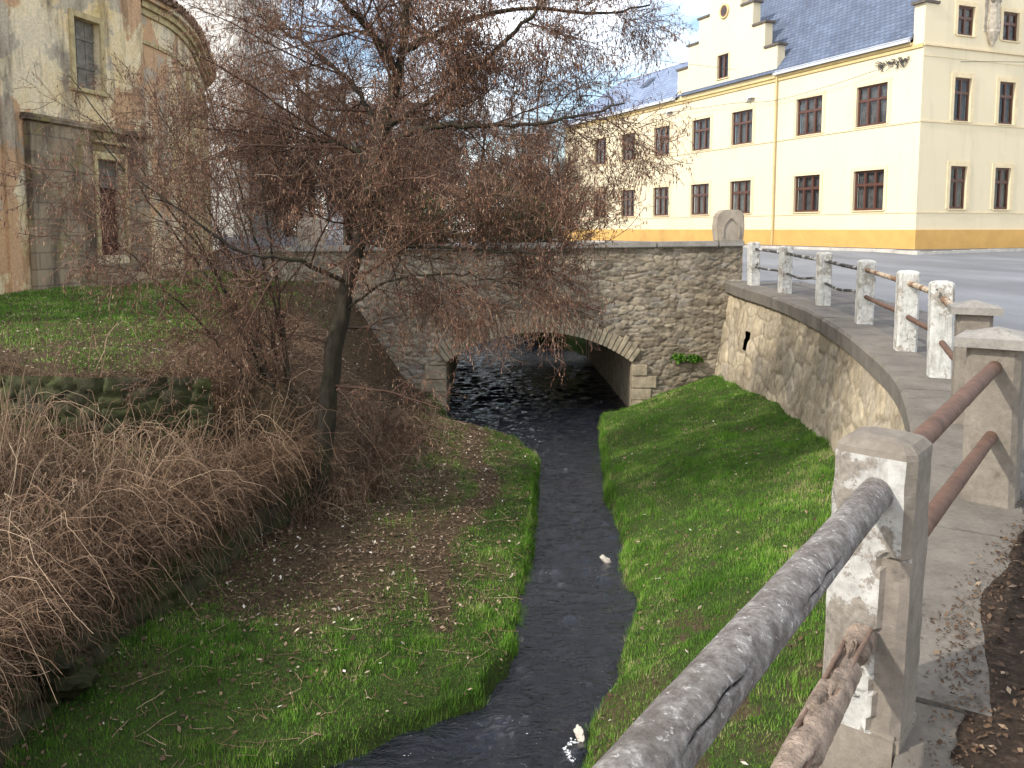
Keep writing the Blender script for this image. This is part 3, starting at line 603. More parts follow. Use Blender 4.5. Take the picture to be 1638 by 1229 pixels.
# thick lichened rail passing the camera
P0 = np.array((1.10, 2.52, 0.79)); P1 = np.array((0.165, 1.08, 0.86)); n = 90; t = np.linspace(-0.02, 2.1, n)
Pn = P0+(P1-P0)*t[:, None]; nz = 24; dirv = (P1-P0)/np.linalg.norm(P1-P0); A_ = np.cross(dirv, [0, 0, 1]); A_ /= np.linalg.norm(A_); B_ = np.cross(dirv, A_)
nz = 40; n = 320; t = np.linspace(-0.02, 2.1, n); Pn = P0+(P1-P0)*t[:, None]; an = np.arange(nz*2)*np.pi/nz; TT, AN = np.meshgrid(t, an, indexing='ij'); rad = 0.050*(1+0.07*(fbm(TT*6, AN, 0.7, 3)-0.5)*2+0.10*(fbm(TT*2, AN*0+1, 0.6, 8)-0.5))
crack = np.zeros_like(rad)
for t0, t1, ac, slope in ((0.36, 0.62, 3.35, 0.5), (0.75, 1.0, 3.6, 0.35), (0.5, 0.7, 2.5, -0.4)):
    d = np.abs(((AN-(ac+slope*0.5*(TT-t0)+0.05*np.sin(TT*31)+0.05*np.sin(TT*83))+np.pi) % (2*np.pi))-np.pi); crack = np.maximum(crack, np.exp(-(d/0.07)**2)*np.clip(np.minimum(TT-t0, t1-TT)/0.06, 0, 1)*((TT > t0) & (TT < t1)))
rad = rad-0.009*crack
V = Pn[:, None, :]+rad[..., None]*(np.cos(an)[None, :, None]*A_+np.sin(an)[None, :, None]*B_); idx = np.arange(V.shape[0]*V.shape[1]).reshape(V.shape[:2])
a = idx[:-1]; b = np.roll(a, -1, 1); c = idx[1:]; d = np.roll(c, -1, 1)
o = big('rail', V.reshape(-1, 3), np.stack([a, b, d, c], -1).reshape(-1, 4), M['rail_near'], rl, True, {'crack': crack}); o['label'] = 'thick grey lichened rail closest to the viewer'
# broken lower rail: exposed bars and lumps of concrete
Q0 = np.array((1.08, 2.53, 0.33)); Q1 = np.array((0.62, 1.80, 0.36))
parts = []
for k, (ox, oz) in enumerate(((-0.034, 0.022), (0.030, 0.026), (0.0, -0.036), (-0.03, -0.02))):
    t = np.linspace(0, 2.2, 30); P = Q0+(Q1-Q0)*t[:, None]; P[:, 0] += ox+0.004*np.sin(t*5+k*2); P[:, 2] += oz+0.006*np.sin(t*4+k)
    parts.append(tubes(P[None], np.full((1, 30), 0.0075), 8))
V, Fq = merge(parts); o = big('reinforcing_bar', V, Fq, M['broken_bar'], rl, True); o['label'] = 'bare rusted bars of the broken lower rail'
t = np.linspace(-0.02, 2.2, 150); dv = (Q1-Q0)/np.linalg.norm(Q1-Q0); A2 = np.cross(dv, [0, 0, 1]); A2 /= np.linalg.norm(A2); B2 = np.cross(dv, A2); an = np.arange(40)*np.pi/20; TT, AN = np.meshgrid(t, an, indexing='ij')
rad = 0.044*(0.42+0.62*sm((fbm(TT*5, np.cos(AN)*1.5+3, 1.0, 5.0)-0.40)/0.10))+0.006*(fbm(TT*50, AN*5, 1.0, 9.0)-0.5); rad = np.where(TT < 0.12, np.maximum(rad, 0.044), rad)
Pn = Q0+(Q1-Q0)*t[:, None]; V = Pn[:, None, :]+rad[..., None]*(np.cos(an)[None, :, None]*A2+np.sin(an)[None, :, None]*B2); idx = np.arange(V.shape[0]*V.shape[1]).reshape(V.shape[:2]); aa = idx[:-1]; bb = np.roll(aa, -1, 1); cc = idx[1:]; dd2 = np.roll(cc, -1, 1)
o = big('broken_rail', V.reshape(-1, 3), np.stack([aa, bb, dd2, cc], -1).reshape(-1, 4), M['broken'], rl); o['label'] = 'crumbling concrete core of the broken lower rail'
# ---------------------------------------------------------------- cream corner building
C0 = Vector((19.37, 41.0, 0.0)); DL = Vector((-0.3867, 0.9222, 0)); DR = Vector((0.9222, 0.3867, 0)); NLn = Vector((-0.9222, -0.3867, 0)); NRn = Vector((0.3867, -0.9222, 0)); UP = Vector((0, 0, 1))
cb = empty('corner_building', C0); tag(cb, 'cream building with stepped gables, slate roof and ochre plinth across the road', 'building')
def facade(mb, o, d, nrm, ts, zs, inside, holes, depth=0.24):
    ts = sorted(set(round(t, 4) for t in ts)); zs = sorted(set(round(z, 4) for z in zs))
    for a, b in zip(ts[:-1], ts[1:]):
        for c, e in zip(zs[:-1], zs[1:]):
            tm, zm = (a+b)/2, (c+e)/2
            if not inside(tm, zm) or any(h[0] < tm < h[1] and h[2] < zm < h[3] for h in holes): continue
            mb.poly([o+d*a+UP*c, o+d*b+UP*c, o+d*b+UP*e, o+d*a+UP*e])
    for h in holes:
        p = [o+d*h[0]+UP*h[2], o+d*h[1]+UP*h[2], o+d*h[1]+UP*h[3], o+d*h[0]+UP*h[3]]
        for i in range(4): mb.poly([p[i], p[(i+1) % 4], p[(i+1) % 4]-nrm*depth, p[i]-nrm*depth])
# openings
TW = [2.03, 6.5, 12.35, 16.62, 21.35, 26.0, 30.45]
holesL = [(t, t+2.02, z, z+2.03) for t in TW for z in (2.53, 6.80)]+[(14.86, 16.0, 11.12, 12.6)]
holesR = [(s, s+1.12, z, z+h) for s in (2.12, 5.2) for z, h in ((2.57, 2.08), (6.80, 2.06), (10.86, 1.38))]
ZE = 10.45
LST = [(10.3, 11.45, 12.2), (11.45, 12.6, 13.7), (12.6, 13.75, 15.15), (13.75, 14.75, 16.6), (14.75, 15.9, 17.6), (15.9, 16.95, 16.6), (16.95, 18.1, 15.3), (18.1, 19.3, 13.8), (19.3, 20.5, 12.4)]
RST = [(0, 0.85, 12.15), (0.85, 1.7, 13.5), (1.7, 2.6, 14.9), (2.6, 3.6, 16.3), (3.6, 5.2, 17.7), (5.2, 6.2, 16.3), (6.2, 7.1, 14.9), (7.1, 7.95, 13.5), (7.95, 8.8, 12.15)]
def insL(t, z):
    if z < ZE: return True
    return any(a < t < b and z < h for a, b, h in LST)
def insR(t, z):
    if z < ZE: return True
    return any(a < t < b and z < h for a, b, h in RST)
mb = MB()
facade(mb, C0, DL, NLn, [0, 38]+[x for h in holesL for x in h[:2]]+[x for s in LST for x in s[:2]], [0, ZE]+[x for h in holesL for x in h[2:]]+[s[2] for s in LST], insL, holesL)
facade(mb, C0, DR, NRn, [0, 8.8, 16]+[x for h in holesR for x in h[:2]]+[x for s in RST for x in s[:2]], [0, ZE]+[x for h in holesR for x in h[2:]]+[s[2] for s in RST], insR, holesR)
# thickness of both gables: returns and backs
for st, d, nrm, th in ((LST, DL, NLn, 0.55), (RST, DR, NRn, 0.62)):
    prev = ZE
    for a, b, h in st+[(st[-1][1], st[-1][1], ZE)]:
        p = C0+d*a; mb.poly([p+UP*min(prev, h), p+UP*max(prev, h), p+UP*max(prev, h)-nrm*th, p+UP*min(prev, h)-nrm*th]); prev = h
        if b > a: q = C0+d*b; mb.poly([p+UP*ZE-nrm*th, q+UP*ZE-nrm*th, q+UP*h-nrm*th, p+UP*h-nrm*th]); mb.poly([p+UP*h, q+UP*h, q+UP*h-nrm*th, p+UP*h-nrm*th])
e1 = C0+DL*38; mb.poly([e1, e1-NLn*9, e1-NLn*9+UP*ZE, e1+UP*ZE]); e2 = C0+DR*16; mb.poly([e2, e2-NRn*9, e2-NRn*9+UP*ZE, e2+UP*ZE])
mb.build('wall', M['cream'], cb)
def band(mb, o, d, nrm, a, b, z0, z1, pr): mb.obox(o+d*a+UP*z0-nrm*0.02, d*(b-a), nrm*(pr+0.02), UP*(z1-z0))
mb = MB(); band(mb, C0, DL, NLn, -0.07, 38, 0, 1.55, 0.07); band(mb, C0, DR, NRn, 0.0, 16, 0, 1.55, 0.068); mb.build('plinth', M['ochre'], cb)
mb = MB()
for z, h, pr in ((2.36, 0.05, 0.03), (6.66, 0.07, 0.04)):
    band(mb, C0, DL, NLn, -pr, 38, z, z+h, pr); band(mb, C0, DR, NRn, 0, 16, z, z+h, pr-0.002)
mb.build('string_course', M['surround'], cb)
mb = MB(); band(mb, C0, DL, NLn, -0.0, 38, 10.12, 10.3, 0.07); band(mb, C0, DL, NLn, 0.62, 38, 10.3, 10.42, 0.14); mb.build('cornice', M['trim'], cb)
mb = MB(); band(mb, C0, DR, NRn, 0.0, 16, 10.2, 10.29, 0.09); band(mb, C0, DR, NRn, 0.0, 16, 9.72, 9.75, 0.02); mb.build('cornice', M['surround'], cb)
mb = MB()
for st, d, nrm, th in ((LST, DL, NLn, 0.55), (RST, DR, NRn, 0.62)):
    for i, (a, b, h) in enumerate(st):
        lo = 0.16 if (i == 0 or st[i-1][2] < h) else 0.0; hi = 0.16 if (i == len(st)-1 or st[i+1][2] < h) else 0.0
        MB().obox(C0+d*(a-lo)+UP*(h+0.003)+nrm*0.09, d*(b-a+lo+hi), -nrm*(th+0.18), UP*0.13).build('gable_coping', M['capdark'], cb)
# downpipe and gutter
P = [C0+DL*10.15+NLn*0.12+UP*z for z in np.linspace(0.2, 10.35, 6)]; V, Fq = tubes(np.array([[tuple(p) for p in P]]), np.full((1, 6), 0.06), 8); big('downpipe', V, Fq, M['trim'], cb, True)
mb = MB()
for a, b in ((0.66, 10.28), (20.55, 38)):
    mb = MB(); mb.obox(C0+DL*a+NLn*0.15+UP*10.44, DL*(b-a), NLn*0.16, UP*0.13); mb.obox(C0+DL*a+NLn*0.05+UP*10.58, DL*(b-a), NLn*0.13, UP*0.10)
    mb.build('gutter', M['metal'], cb)
def roof(name, a, b, zr, inn, hip=0.0):
    me = bpy.data.meshes.new(name); p = [C0+DL*a+NLn*0.2+UP*10.62, C0+DL*b+NLn*0.2+UP*10.62, C0+DL*(b-hip)-NLn*inn+UP*zr, C0+DL*a-NLn*inn+UP*zr, C0+DL*b-NLn*2*inn+UP*10.62, C0+DL*a-NLn*2*inn+UP*10.62]
    Fs = [(0, 1, 2, 3), (3, 2, 4, 5), (1, 4, 2), (0, 3, 5)]; me.from_pydata([tuple(x-C0) for x in p], [], Fs); uv = me.uv_layers.new(name='UVMap')
    for poly in me.polygons:
        for li in poly.loop_indices:
            v = Vector(me.vertices[me.loops[li].vertex_index].co); uv.data[li].uv = (v.dot(DL), math.hypot(v.dot(NLn), v.z)*1.0)
    me.update(); return link(name, me, M['slate'] if zr > 16 else M['slate_sky_sheen'], cb)
rf = roof('roof', 0.6, 20.0, 18.6, 6.2); rf2 = roof('roof', 20.2, 38.2, 14.0, 3.4, 3.5)
mb = MB(); q = C0+DL*27.2-NLn*1.7+UP*12.5; mb.obox(q-UP*0, DL*1.1, -NLn*0.8+UP*0.75, NLn*0.05+UP*0.05); w = mb.build('skylight', M['glass'], None, local=False); w.parent = rf2; w.location = -C0
mb = MB(); mb.obox(C0+DL*20.2-NLn*3.3+UP*13.96, DL*14.6, -NLn*0.2, UP*0.1); w = mb.build('ridge_cap', M['metal'], None); w.parent = rf2; w.location = -C0
# windows: one of each kind, then copies
def window_kind(w, h, lights, transom, sur=0.2):
    f = MB(); D0, D1 = 0.10, 0.17; b = 0.085
    f.box((0, D0, 0), (b, D1, h)); f.box((w-b, D0, 0), (w, D1, h)); f.box((b, D0, 0), (w-b, D1, b)); f.box((b, D0, h-b), (w-b, D1, h))
    zt = h*transom
    if transom < 1: f.box((b, D0-0.015, zt-0.05), (w-b, D1-0.004, zt+0.05))
    for i in range(1, lights):
        x = w*i/lights; f.box((x-0.055, D0-0.02, b), (x+0.055, D1-0.008, zt-0.05)); f.box((x-0.04, D0-0.01, zt+0.05), (x+0.04, D1-0.008, h-b))
    for i in range(lights):                      # casement stiles
        x0 = b if i == 0 else w*i/lights+0.055; x1 = w-b if i == lights-1 else w*(i+1)/lights-0.055
        for (z0, z1) in ((b, zt-0.05), (zt+0.05, h-b)):
            if z1-z0 < 0.15: continue
            s = 0.035; f.box((x0, D0+0.015, z0), (x0+s, D1+0.01, z1)); f.box((x1-s, D0+0.015, z0), (x1, D1+0.01, z1)); f.box((x0+s, D0+0.015, z0), (x1-s, D1+0.01, z0+s)); f.box((x0+s, D0+0.015, z1-s), (x1-s, D1+0.01, z1))
    root = f.build('window', M['wframe'])
    g = MB().box((0.04, 0.145, 0.04), (w-0.04, 0.15, h-0.04)).build('glass', M['glass']); g.parent = root
    cu = MB(); n = 42; pts = []
    for i in range(n+1):
        x = 0.02+(w-0.04)*i/n; gap = abs((x/w*lights) % 1.0-0.5)
        pts.append((x, 0.30+0.03*math.sin(i*1.9)))
    for i in range(n):
        if (i*7) % n in (3, 4): continue
        cu.poly([(pts[i][0], pts[i][1], 0.02), (pts[i+1][0], pts[i+1][1], 0.02), (pts[i+1][0], pts[i+1][1], h-0.02), (pts[i][0], pts[i][1], h-0.02)])
    c = cu.build('curtain', M['curtain']); c.parent = root
    bk = MB().box((-0.3, 0.75, -0.3), (w+0.3, 0.8, h+0.3)).build('room_shade', M['dark']); bk.parent = root
    s = MB(); p = 0.035; s.box((-sur, -p, 0), (0.0, 0.003, h+sur)); s.box((w, -p, 0), (w+sur, 0.003, h+sur)); s.box((0, -p, h), (w, 0.003, h+sur)); sr = s.build('surround', M['surround']); sr.parent = root
    s = MB().box((-0.06, -0.07, -0.06), (w+0.06, 0.10, 0.0)); sr = s.build('sill', M['surround'], bevel=0.01); sr.parent = root
    return root
def put_window(root, first, o, xdir):
    if first: r = root
    else:
        r = root.copy(); COL.objects.link(r)
        for ch in root.children:
            c = ch.copy(); COL.objects.link(c); c.parent = r
    r.parent = cb; r.location = o-C0; r.rotation_euler = (0, 0, math.atan2(xdir.y, xdir.x)); return r
k = window_kind(2.02, 2.03, 3, 0.64); kk = window_kind(1.12, 2.07, 2, 0.66, 0.22); k3 = window_kind(1.12, 1.38, 2, 0.6, 0.2); k4 = window_kind(1.14, 1.48, 2, 0.98, 0.10)
first = True
for h in holesL[:-1]: put_window(k, first, C0+DL*h[1]+UP*h[2], -DL); first = False
put_window(k4, True, C0+DL*16.0+UP*11.12, -DL)
put_window(kk, True, C0+DR*2.12+UP*2.57, DR)
for s, z in ((5.2, 2.57), (2.12, 6.8), (5.2, 6.8)): put_window(kk, False, C0+DR*s+UP*z, DR)
put_window(k3, True, C0+DR*2.12+UP*10.86, DR); put_window(k3, False, C0+DR*5.2+UP*10.86, DR)
# oculus in the gable
bm = bmesh.new(); bmesh.ops.create_cone(bm, cap_ends=True, segments=28, radius1=0.34, radius2=0.34, depth=0.06); me = bpy.data.meshes.new('oculus_window'); bm.to_mesh(me); bm.free()
oc = link('oculus_window', me, M['wframe'], cb); oc.location = DL*15.4+NLn*0.03+UP*15.25; oc.rotation_euler = NLn.to_track_quat('Z', 'Y').to_euler()
an = np.linspace(0, 2*np.pi, 33); ringP = np.stack([np.cos(an)*0.40, np.sin(an)*0.40, np.zeros(33)], -1)[None]; V, Fq = tubes(ringP, np.full((1, 33), 0.075), 8); rg = big('oculus_ring', V, Fq, M['trim'], None, True); rg.parent = oc
bm = bmesh.new(); bmesh.ops.create_cone(bm, cap_ends=True, segments=24, radius1=0.2, radius2=0.2, depth=0.09); me = bpy.data.meshes.new('glass'); bm.to_mesh(me); bm.free(); gl = link('glass', me, M['glass'], None); gl.parent = oc
# statue on its console, set in a shallow niche of the right facade
sp = C0+DR*4.35+NRn*0.16; st = empty('statue', sp+UP*10.45); tag(st, 'weathered draped stone statue on a carved console on the gable wall', 'statue')
def lathe(name, prof, mat, parent, sx=1.0, sy=1.0, folds=0.0, seg=28, nf=7):
    V = []; n = len(prof)
    for j, (r, z) in enumerate(prof):
        for i in range(seg):
            a = 2*math.pi*i/seg; rr = r*(1+folds*math.sin(a*nf+j*0.25)); V.append((rr*math.cos(a)*sx, rr*math.sin(a)*sy, z))
    F_ = [(j*seg+i, j*seg+(i+1) % seg, (j+1)*seg+(i+1) % seg, (j+1)*seg+i) for j in range(n-1) for i in range(seg)]
    me = bpy.data.meshes.new(name); me.from_pydata(V, [], F_); me.update(); o = link(name, me, mat, parent, True); return o
cs = lathe('console', [(0.02, 0.0), (0.09, 0.06), (0.10, 0.16), (0.2, 0.3), (0.24, 0.52), (0.33, 0.66), (0.33, 0.76), (0.0, 0.77)], M['stone_fig'], st, 1, 0.8, 0.06)
fg = lathe('figure', [(0.30, 0.76), (0.33, 0.95), (0.29, 1.3), (0.25, 1.7), (0.27, 2.0), (0.24, 2.3), (0.28, 2.5), (0.22, 2.66), (0.09, 2.74), (0.08, 2.8), (0.13, 2.88), (0.14, 3.0), (0.11, 3.1), (0.03, 3.16)], M['stone_fig'], st, 1, 0.72, 0.13)
mb = MB(); mb.obox(C0+DR*3.88+NRn*0.0+UP*11.15, DR*0.94, NRn*0.03, UP*2.9); o = mb.build('backing_slab', M['stone_fig'], st)
bm = bmesh.new()                                        # bent arms held before the chest
for sg in (-1, 1):
    for a, b, r in (((sg*0.24, 0, 2.45), (sg*0.30, -0.1, 2.12), 0.07), ((sg*0.30, -0.1, 2.12), (sg*0.05, -0.24, 2.28), 0.055)):
        a, b = Vector(a), Vector(b); mt = Matrix.Translation((a+b)/2)@(b-a).to_track_quat('Z', 'Y').to_matrix().to_4x4(); bmesh.ops.create_cone(bm, cap_ends=True, segments=10, radius1=r, radius2=r*0.85, depth=(b-a).length, matrix=mt)
me = bpy.data.meshes.new('arms'); bm.to_mesh(me); bm.free(); me.transform(Matrix.Rotation(math.atan2(DR.y, DR.x), 4, 'Z')); link('arms', me, M['stone_fig'], st)
# dead creeper clinging near the corner, cables
cr_ = []; rg_ = np.random.default_rng(5)
def fpt(t, z, off=0.05): p = C0+DL*t+NLn*off+UP*z; return np.array(p)
for i in range(70):
    t0 = 0.75+rg_.random()*1.9; z0 = 9.72+rg_.normal()*0.05; Lh = 0.35 if i < 40 else 0.12; p = [fpt(t0, z0)]
    down = i >= 40; dz = -(0.1+rg_.random()*0.30) if down else rg_.normal()*0.05; dt = rg_.normal()*0.12 if down else (rg_.random()-0.3)*0.5
    for j in range(1, 6): p.append(fpt(t0+dt*j/5+rg_.normal()*0.02, z0+dz*j/5+rg_.normal()*0.015, 0.05+0.05*rg_.random()))
    cr_.append(p)
V, Fq = tubes(np.array(cr_), np.full((70, 6), 0.018), 3)
tag(big('dead_creeper', V, Fq, M['wire'], None), 'dark tuft of dead creeper on the cream wall near its corner', 'creeper')
def cable(name, pts, r, label, n=24):
    P = spline(pts, n)[None]; V, Fq = tubes(P, np.full((1, n), r), 4); tag(big(name, V, Fq, M['wire']), label, 'cable', 'thin cables strung by the cream building')
cable('cable', [fpt(2.6, 9.45, 0.25), fpt(6, 9.15, 0.3), fpt(10.2, 9.0, 0.25), fpt(14.5, 8.92+0.45, 0.3), fpt(24, 9.75, 0.2)], 0.014, 'thin cable sagging along the sunlit facade below the cornice')
cable('cable', [fpt(1.8, 9.7, 0.3), tuple(C0+DR*4+NRn*0.6+UP*9.62), tuple(C0+DR*12+NRn*1.5+UP*9.95)], 0.013, 'thin cable crossing the shaded right facade')
cable('cable', [tuple(C0+DL*14+NLn*0.1+UP*11.4), at(1010, 92, 42), at(830, 70, 30)], 0.012, 'faint cable crossing the sky left of the stepped gable')
for t, z in ((12.2, 9.35), (21.0, 9.62)):
    mb = MB(); mb.obox(C0+DL*t+UP*(z+0.1), DL*0.8, NLn*0.28, UP*0.035); mb.obox(C0+DL*(t+0.35)+UP*(z-0.05), DL*0.08, NLn*0.3, UP*0.15); b = mb.build('cable_bracket', M['metal'], cb)
# kerbs and sidewalk round the building
mb = MB()
kz = lambda y: float(pave_z(y))-0.06
kp = [C0+DL*30+NLn*2.4, C0+DL*20+NLn*2.3, C0+DL*10+NLn*2.2, C0+DL*0.0+NLn*1.6+NRn*1.6, C0+DR*6+NRn*1.3, C0+DR*16+NRn*1.3]
for a, b in zip(kp[:-1], kp[1:]):
    d = (b-a); L = d.length; n = int(L/1.2); d.normalize(); nn_ = Vector((-d.y, d.x, 0))
    for i in range(n):
        p = a+d*(L*i/n); mb.obox(Vector((p.x, p.y, kz(p.y)-0.1)), d*(L/n-0.012), nn_*0.2, UP*0.24)
tag(mb.build('kerb', M['kerb'], None), kind='structure')
fl = MB()
for a, b, n0, n1 in ((kp[0], kp[1], 30, 20), (kp[1], kp[2], 20, 10), (kp[2], kp[3], 10, 0)):
    c, d = C0+DL*n1, C0+DL*n0; fl.poly([(a.x, a.y, kz(a.y)+0.12), (b.x, b.y, kz(b.y)+0.12), (c.x, c.y, kz(c.y)+0.13), (d.x, d.y, kz(d.y)+0.13)])
for a, b, n0, n1 in ((kp[3], kp[4], 0, 6), (kp[4], kp[5], 6, 16)):
    c, d = C0+DR*n1, C0+DR*n0; fl.poly([(a.x, a.y, kz(a.y)+0.12), (b.x, b.y, kz(b.y)+0.12), (c.x, c.y, kz(c.y)+0.13), (d.x, d.y, kz(d.y)+0.13)])
tag(fl.build('sidewalk', M['pavement'], None), kind='structure')
# ---------------------------------------------------------------- old church-like building on the left
def ox(y): return -10.35+0.225*(y-18.3)
OA = Vector((ox(13.0), 13.0, 0)); OD = Vector((0.225, 1, 0)).normalized(); ON = Vector((OD.y, -OD.x, 0)); OS = math.hypot(0.225, 1)
ob = empty('old_building', Vector((ox(21), 21, 0.3))); tag(ob, 'derelict ochre plastered building with peeling walls and curved tiled eave', 'building')
def oy(y): return (y-13.0)*OS
holesO = [(oy(19.88), oy(20.72), 4.83, 6.42), (oy(20.42), oy(21.32), 0.95, 3.25)]
mb = MB(); facade(mb, OA, OD, ON, [0, oy(22.3)]+[x for h in holesO for x in h[:2]], [-0.8, 12]+[x for h in holesO for x in h[2:]], lambda t, z: True, holesO, 0.32)
E1 = OA+OD*oy(22.3); mb.poly([E1+UP*-0.8, E1-ON*8+UP*-0.8, E1-ON*8+UP*12, E1+UP*12]); mb.poly([OA+UP*-0.8, OA-ON*8+UP*-0.8, OA-ON*8+UP*12, OA+UP*12])
cur = spline([(E1.x-0.12, E1.y, 0), (-9.5, 24.2, 0), (-9.9, 26.6, 0), (-10.7, 29.6, 0), (-11.9, 33.6, 0), (-13.6, 37.0, 0), (-17.0, 39.6, 0), (-22, 40.5, 0)], 90)
zt = 7.62
for i in range(len(cur)-1):
    a, b = cur[i], cur[i+1]; mb.poly([(a[0], a[1], -0.5), (b[0], b[1], -0.5), (b[0], b[1], zt-0.5), (a[0], a[1], zt-0.5)])
mb.build('wall', M['oldplaster'], ob)
dd_ = np.gradient(cur, axis=0); dd_ /= np.linalg.norm(dd_, axis=1, keepdims=True); nn2 = np.stack([dd_[:, 1], -dd_[:, 0], np.zeros(len(cur))], -1)
def course(z0, z1, pr, mat, nm):
    mb = MB()
    for i in range(len(cur)-1):
        a, b = Vector(cur[i]), Vector(cur[i+1]); na, nb = Vector(nn2[i])*pr, Vector(nn2[i+1])*pr
        mb.poly([a+na+UP*z0, b+nb+UP*z0, b+nb+UP*z1, a+na+UP*z1]); mb.poly([a+UP*z0, b+UP*z0, b+nb+UP*z0, a+na+UP*z0]); mb.poly([a+UP*z1, b+UP*z1, b+nb+UP*z1, a+na+UP*z1])
    mb.build(nm, mat, ob)
course(zt-0.52, zt-0.36, 0.07, M['oldframe'], 'eave_moulding'); course(zt-0.36, zt-0.2, 0.16, M['oldframe'], 'eave_moulding'); course(zt-0.2, zt-0.08, 0.28, M['oldplaster'], 'eave_moulding')
course(zt-1.25, zt-1.15, 0.05, M['oldframe'], 'frieze_band')
for q in (26.0, 29.5, 33.0):                                  # tall shallow pilasters on the curved wall
    i = int(np.argmin(np.abs(cur[:, 1]-q))); a = Vector(cur[i]); d = Vector(dd_[i]); nv = Vector(nn2[i]); MB().obox(a-nv*0.05+UP*-0.3, d*0.7, nv*0.13, UP*(zt-1.0)).build('pilaster', M['oldframe'], ob)
# curved tiles along the eave
Pt = []; Rt = []; s_ = np.r_[0, np.cumsum(np.linalg.norm(np.diff(cur, axis=0), axis=1))]; rg2 = np.random.default_rng(9)
for row in range(4):
    for u in np.arange(0.1, s_[-1], 0.21):
        c_ = np.array([np.interp(u, s_, cur[:, j]) for j in range(3)]); nv = np.array([np.interp(u, s_, nn2[:, j]) for j in range(3)])
        o0 = 0.42-row*0.34+rg2.normal()*0.02; z0 = zt-0.02+row*0.20+rg2.normal()*0.015
        Pt.append([c_+nv*o0+[0, 0, z0], c_+nv*(o0-0.2)+[0, 0, z0+0.1], c_+nv*(o0-0.4)+[0, 0, z0+0.2]]); Rt.append([0.085, 0.078, 0.068])
V, Fq = tubes(np.array(Pt), np.array(Rt), 8); big('roof_tiles', V, Fq, M['tile'], ob, True)
mb = MB()
for i in range(len(cur)-1):
    a, b = Vector(cur[i]), Vector(cur[i+1]); c = Vector((-19, 30, 0)); mb.poly([a+Vector(nn2[i])*0.36+UP*(zt-0.08), b+Vector(nn2[i+1])*0.36+UP*(zt-0.08), b.lerp(c, 0.6)+UP*(zt+2.6), a.lerp(c, 0.6)+UP*(zt+2.6)])
mb.build('roof', M['tile'], ob)
# ashlar corner, ledge, openings
mb = MB(); a = oy(18.28); b = oy(19.82)
mb.obox(OA+OD*a+UP*-0.6-ON*0.02, OD*(b-a), ON*0.16, UP*4.5); mb.build('ashlar_pier', M['ashlar'], ob, bevel=0.04)
mb = MB(); mb.obox(OA+OD*b+UP*-0.6-ON*0.02, OD*(oy(20.3)-b), ON*0.05, UP*4.5); mb.obox(OA+OD*oy(21.46)+UP*-0.6-ON*0.02, OD*(oy(22.3)-oy(21.46)), ON*0.05, UP*4.5); mb.obox(OA+OD*oy(20.3)+UP*3.44-ON*0.02, OD*(oy(21.46)-oy(20.3)), ON*0.05, UP*0.46); mb.build('stone_dado', M['ashlar'], ob)
mb = MB(); mb.obox(OA+OD*oy(18.2)+UP*3.9-ON*0.02, OD*(oy(22.35)-oy(18.2)), ON*0.24, UP*0.09); mb.obox(OA+OD*oy(18.22)+UP*3.99-ON*0.02, OD*(oy(22.33)-oy(18.22)), ON*0.16, UP*0.06); mb.build('ledge', M['ashlar'], ob, bevel=0.012)
mb = MB(); q = OA+OD*oy(18.2); mb.obox(q+UP*-0.8-OD*0.5+ON*0.0, OD*0.3, ON*0.06, UP*13); mb.build('corner_strip', M['oldplaster'], ob)
def frame(h, wd, pr, mat, sill=True):
    mb = MB(); a, b, c, d = h; mb.obox(OA+OD*(a-wd)+UP*c-ON*0.02, OD*wd, ON*(pr+0.02), UP*(d-c+wd)); mb.obox(OA+OD*b+UP*c-ON*0.02, OD*wd, ON*(pr+0.02), UP*(d-c+wd)); mb.obox(OA+OD*a+UP*d-ON*0.02, OD*(b-a), ON*(pr+0.02), UP*wd)
    if sill: mb.obox(OA+OD*(a-wd-0.05)+UP*(c-0.1)-ON*0.02, OD*(b-a+2*wd+0.1), ON*(pr+0.1), UP*0.098)
    return mb
frame(holesO[0], 0.14, 0.05, None).build('window_frame', M['oldframe'], ob, bevel=0.01)
a, b, c, d = holesO[0]; mb = MB(); n = 3
for i in range(n): mb.obox(OA+OD*(a+(b-a)*i/n+0.008)+UP*c-ON*0.2, OD*((b-a)/n-0.016), ON*0.03, UP*(d-c))
for z in (c+0.5, c+1.15): mb.obox(OA+OD*a+UP*z-ON*0.17, OD*(b-a), ON*0.025, UP*0.06)
mb.obox(OA+OD*a+UP*c-ON*0.3, OD*(b-a), ON*0.05, UP*(d-c)); mb.build('window_shutter', M['oldwood'], ob)
frame(holesO[1], 0.13, 0.07, None, False).build('door_frame', M['oldframe'], ob, bevel=0.01)
a, b, c, d = holesO[1]; mb = MB(); n = 4
for i in range(n): mb.obox(OA+OD*(a+(b-a)*i/n+0.006)+UP*c-ON*0.24, OD*((b-a)/n-0.012), ON*0.03, UP*(d-c-0.62))
mb.obox(OA+OD*a+UP*c-ON*0.34, OD*(b-a), ON*0.05, UP*(d-c-0.6)); mb.build('door', M['redwood'], ob)
mb = MB(); mb.obox(OA+OD*a+UP*(d-0.6)-ON*0.26, OD*(b-a), ON*0.05, UP*0.6); mb.obox(OA+OD*a+UP*(d-0.66)-ON*0.2, OD*(b-a), ON*0.06, UP*0.08); mb.build('fanlight', M['oldwood'], ob)
mb = MB(); mb.obox(OA+OD*(a-0.2)+UP*3.62+ON*0.03, OD*(b-a+0.4), ON*0.12, UP*0.07); mb.obox(OA+OD*(a+0.2)+UP*3.69+ON*0.03, OD*0.5, ON*0.05, UP*0.2); mb.build('door_hood', M['oldframe'], ob, bevel=0.01)
mb = MB()
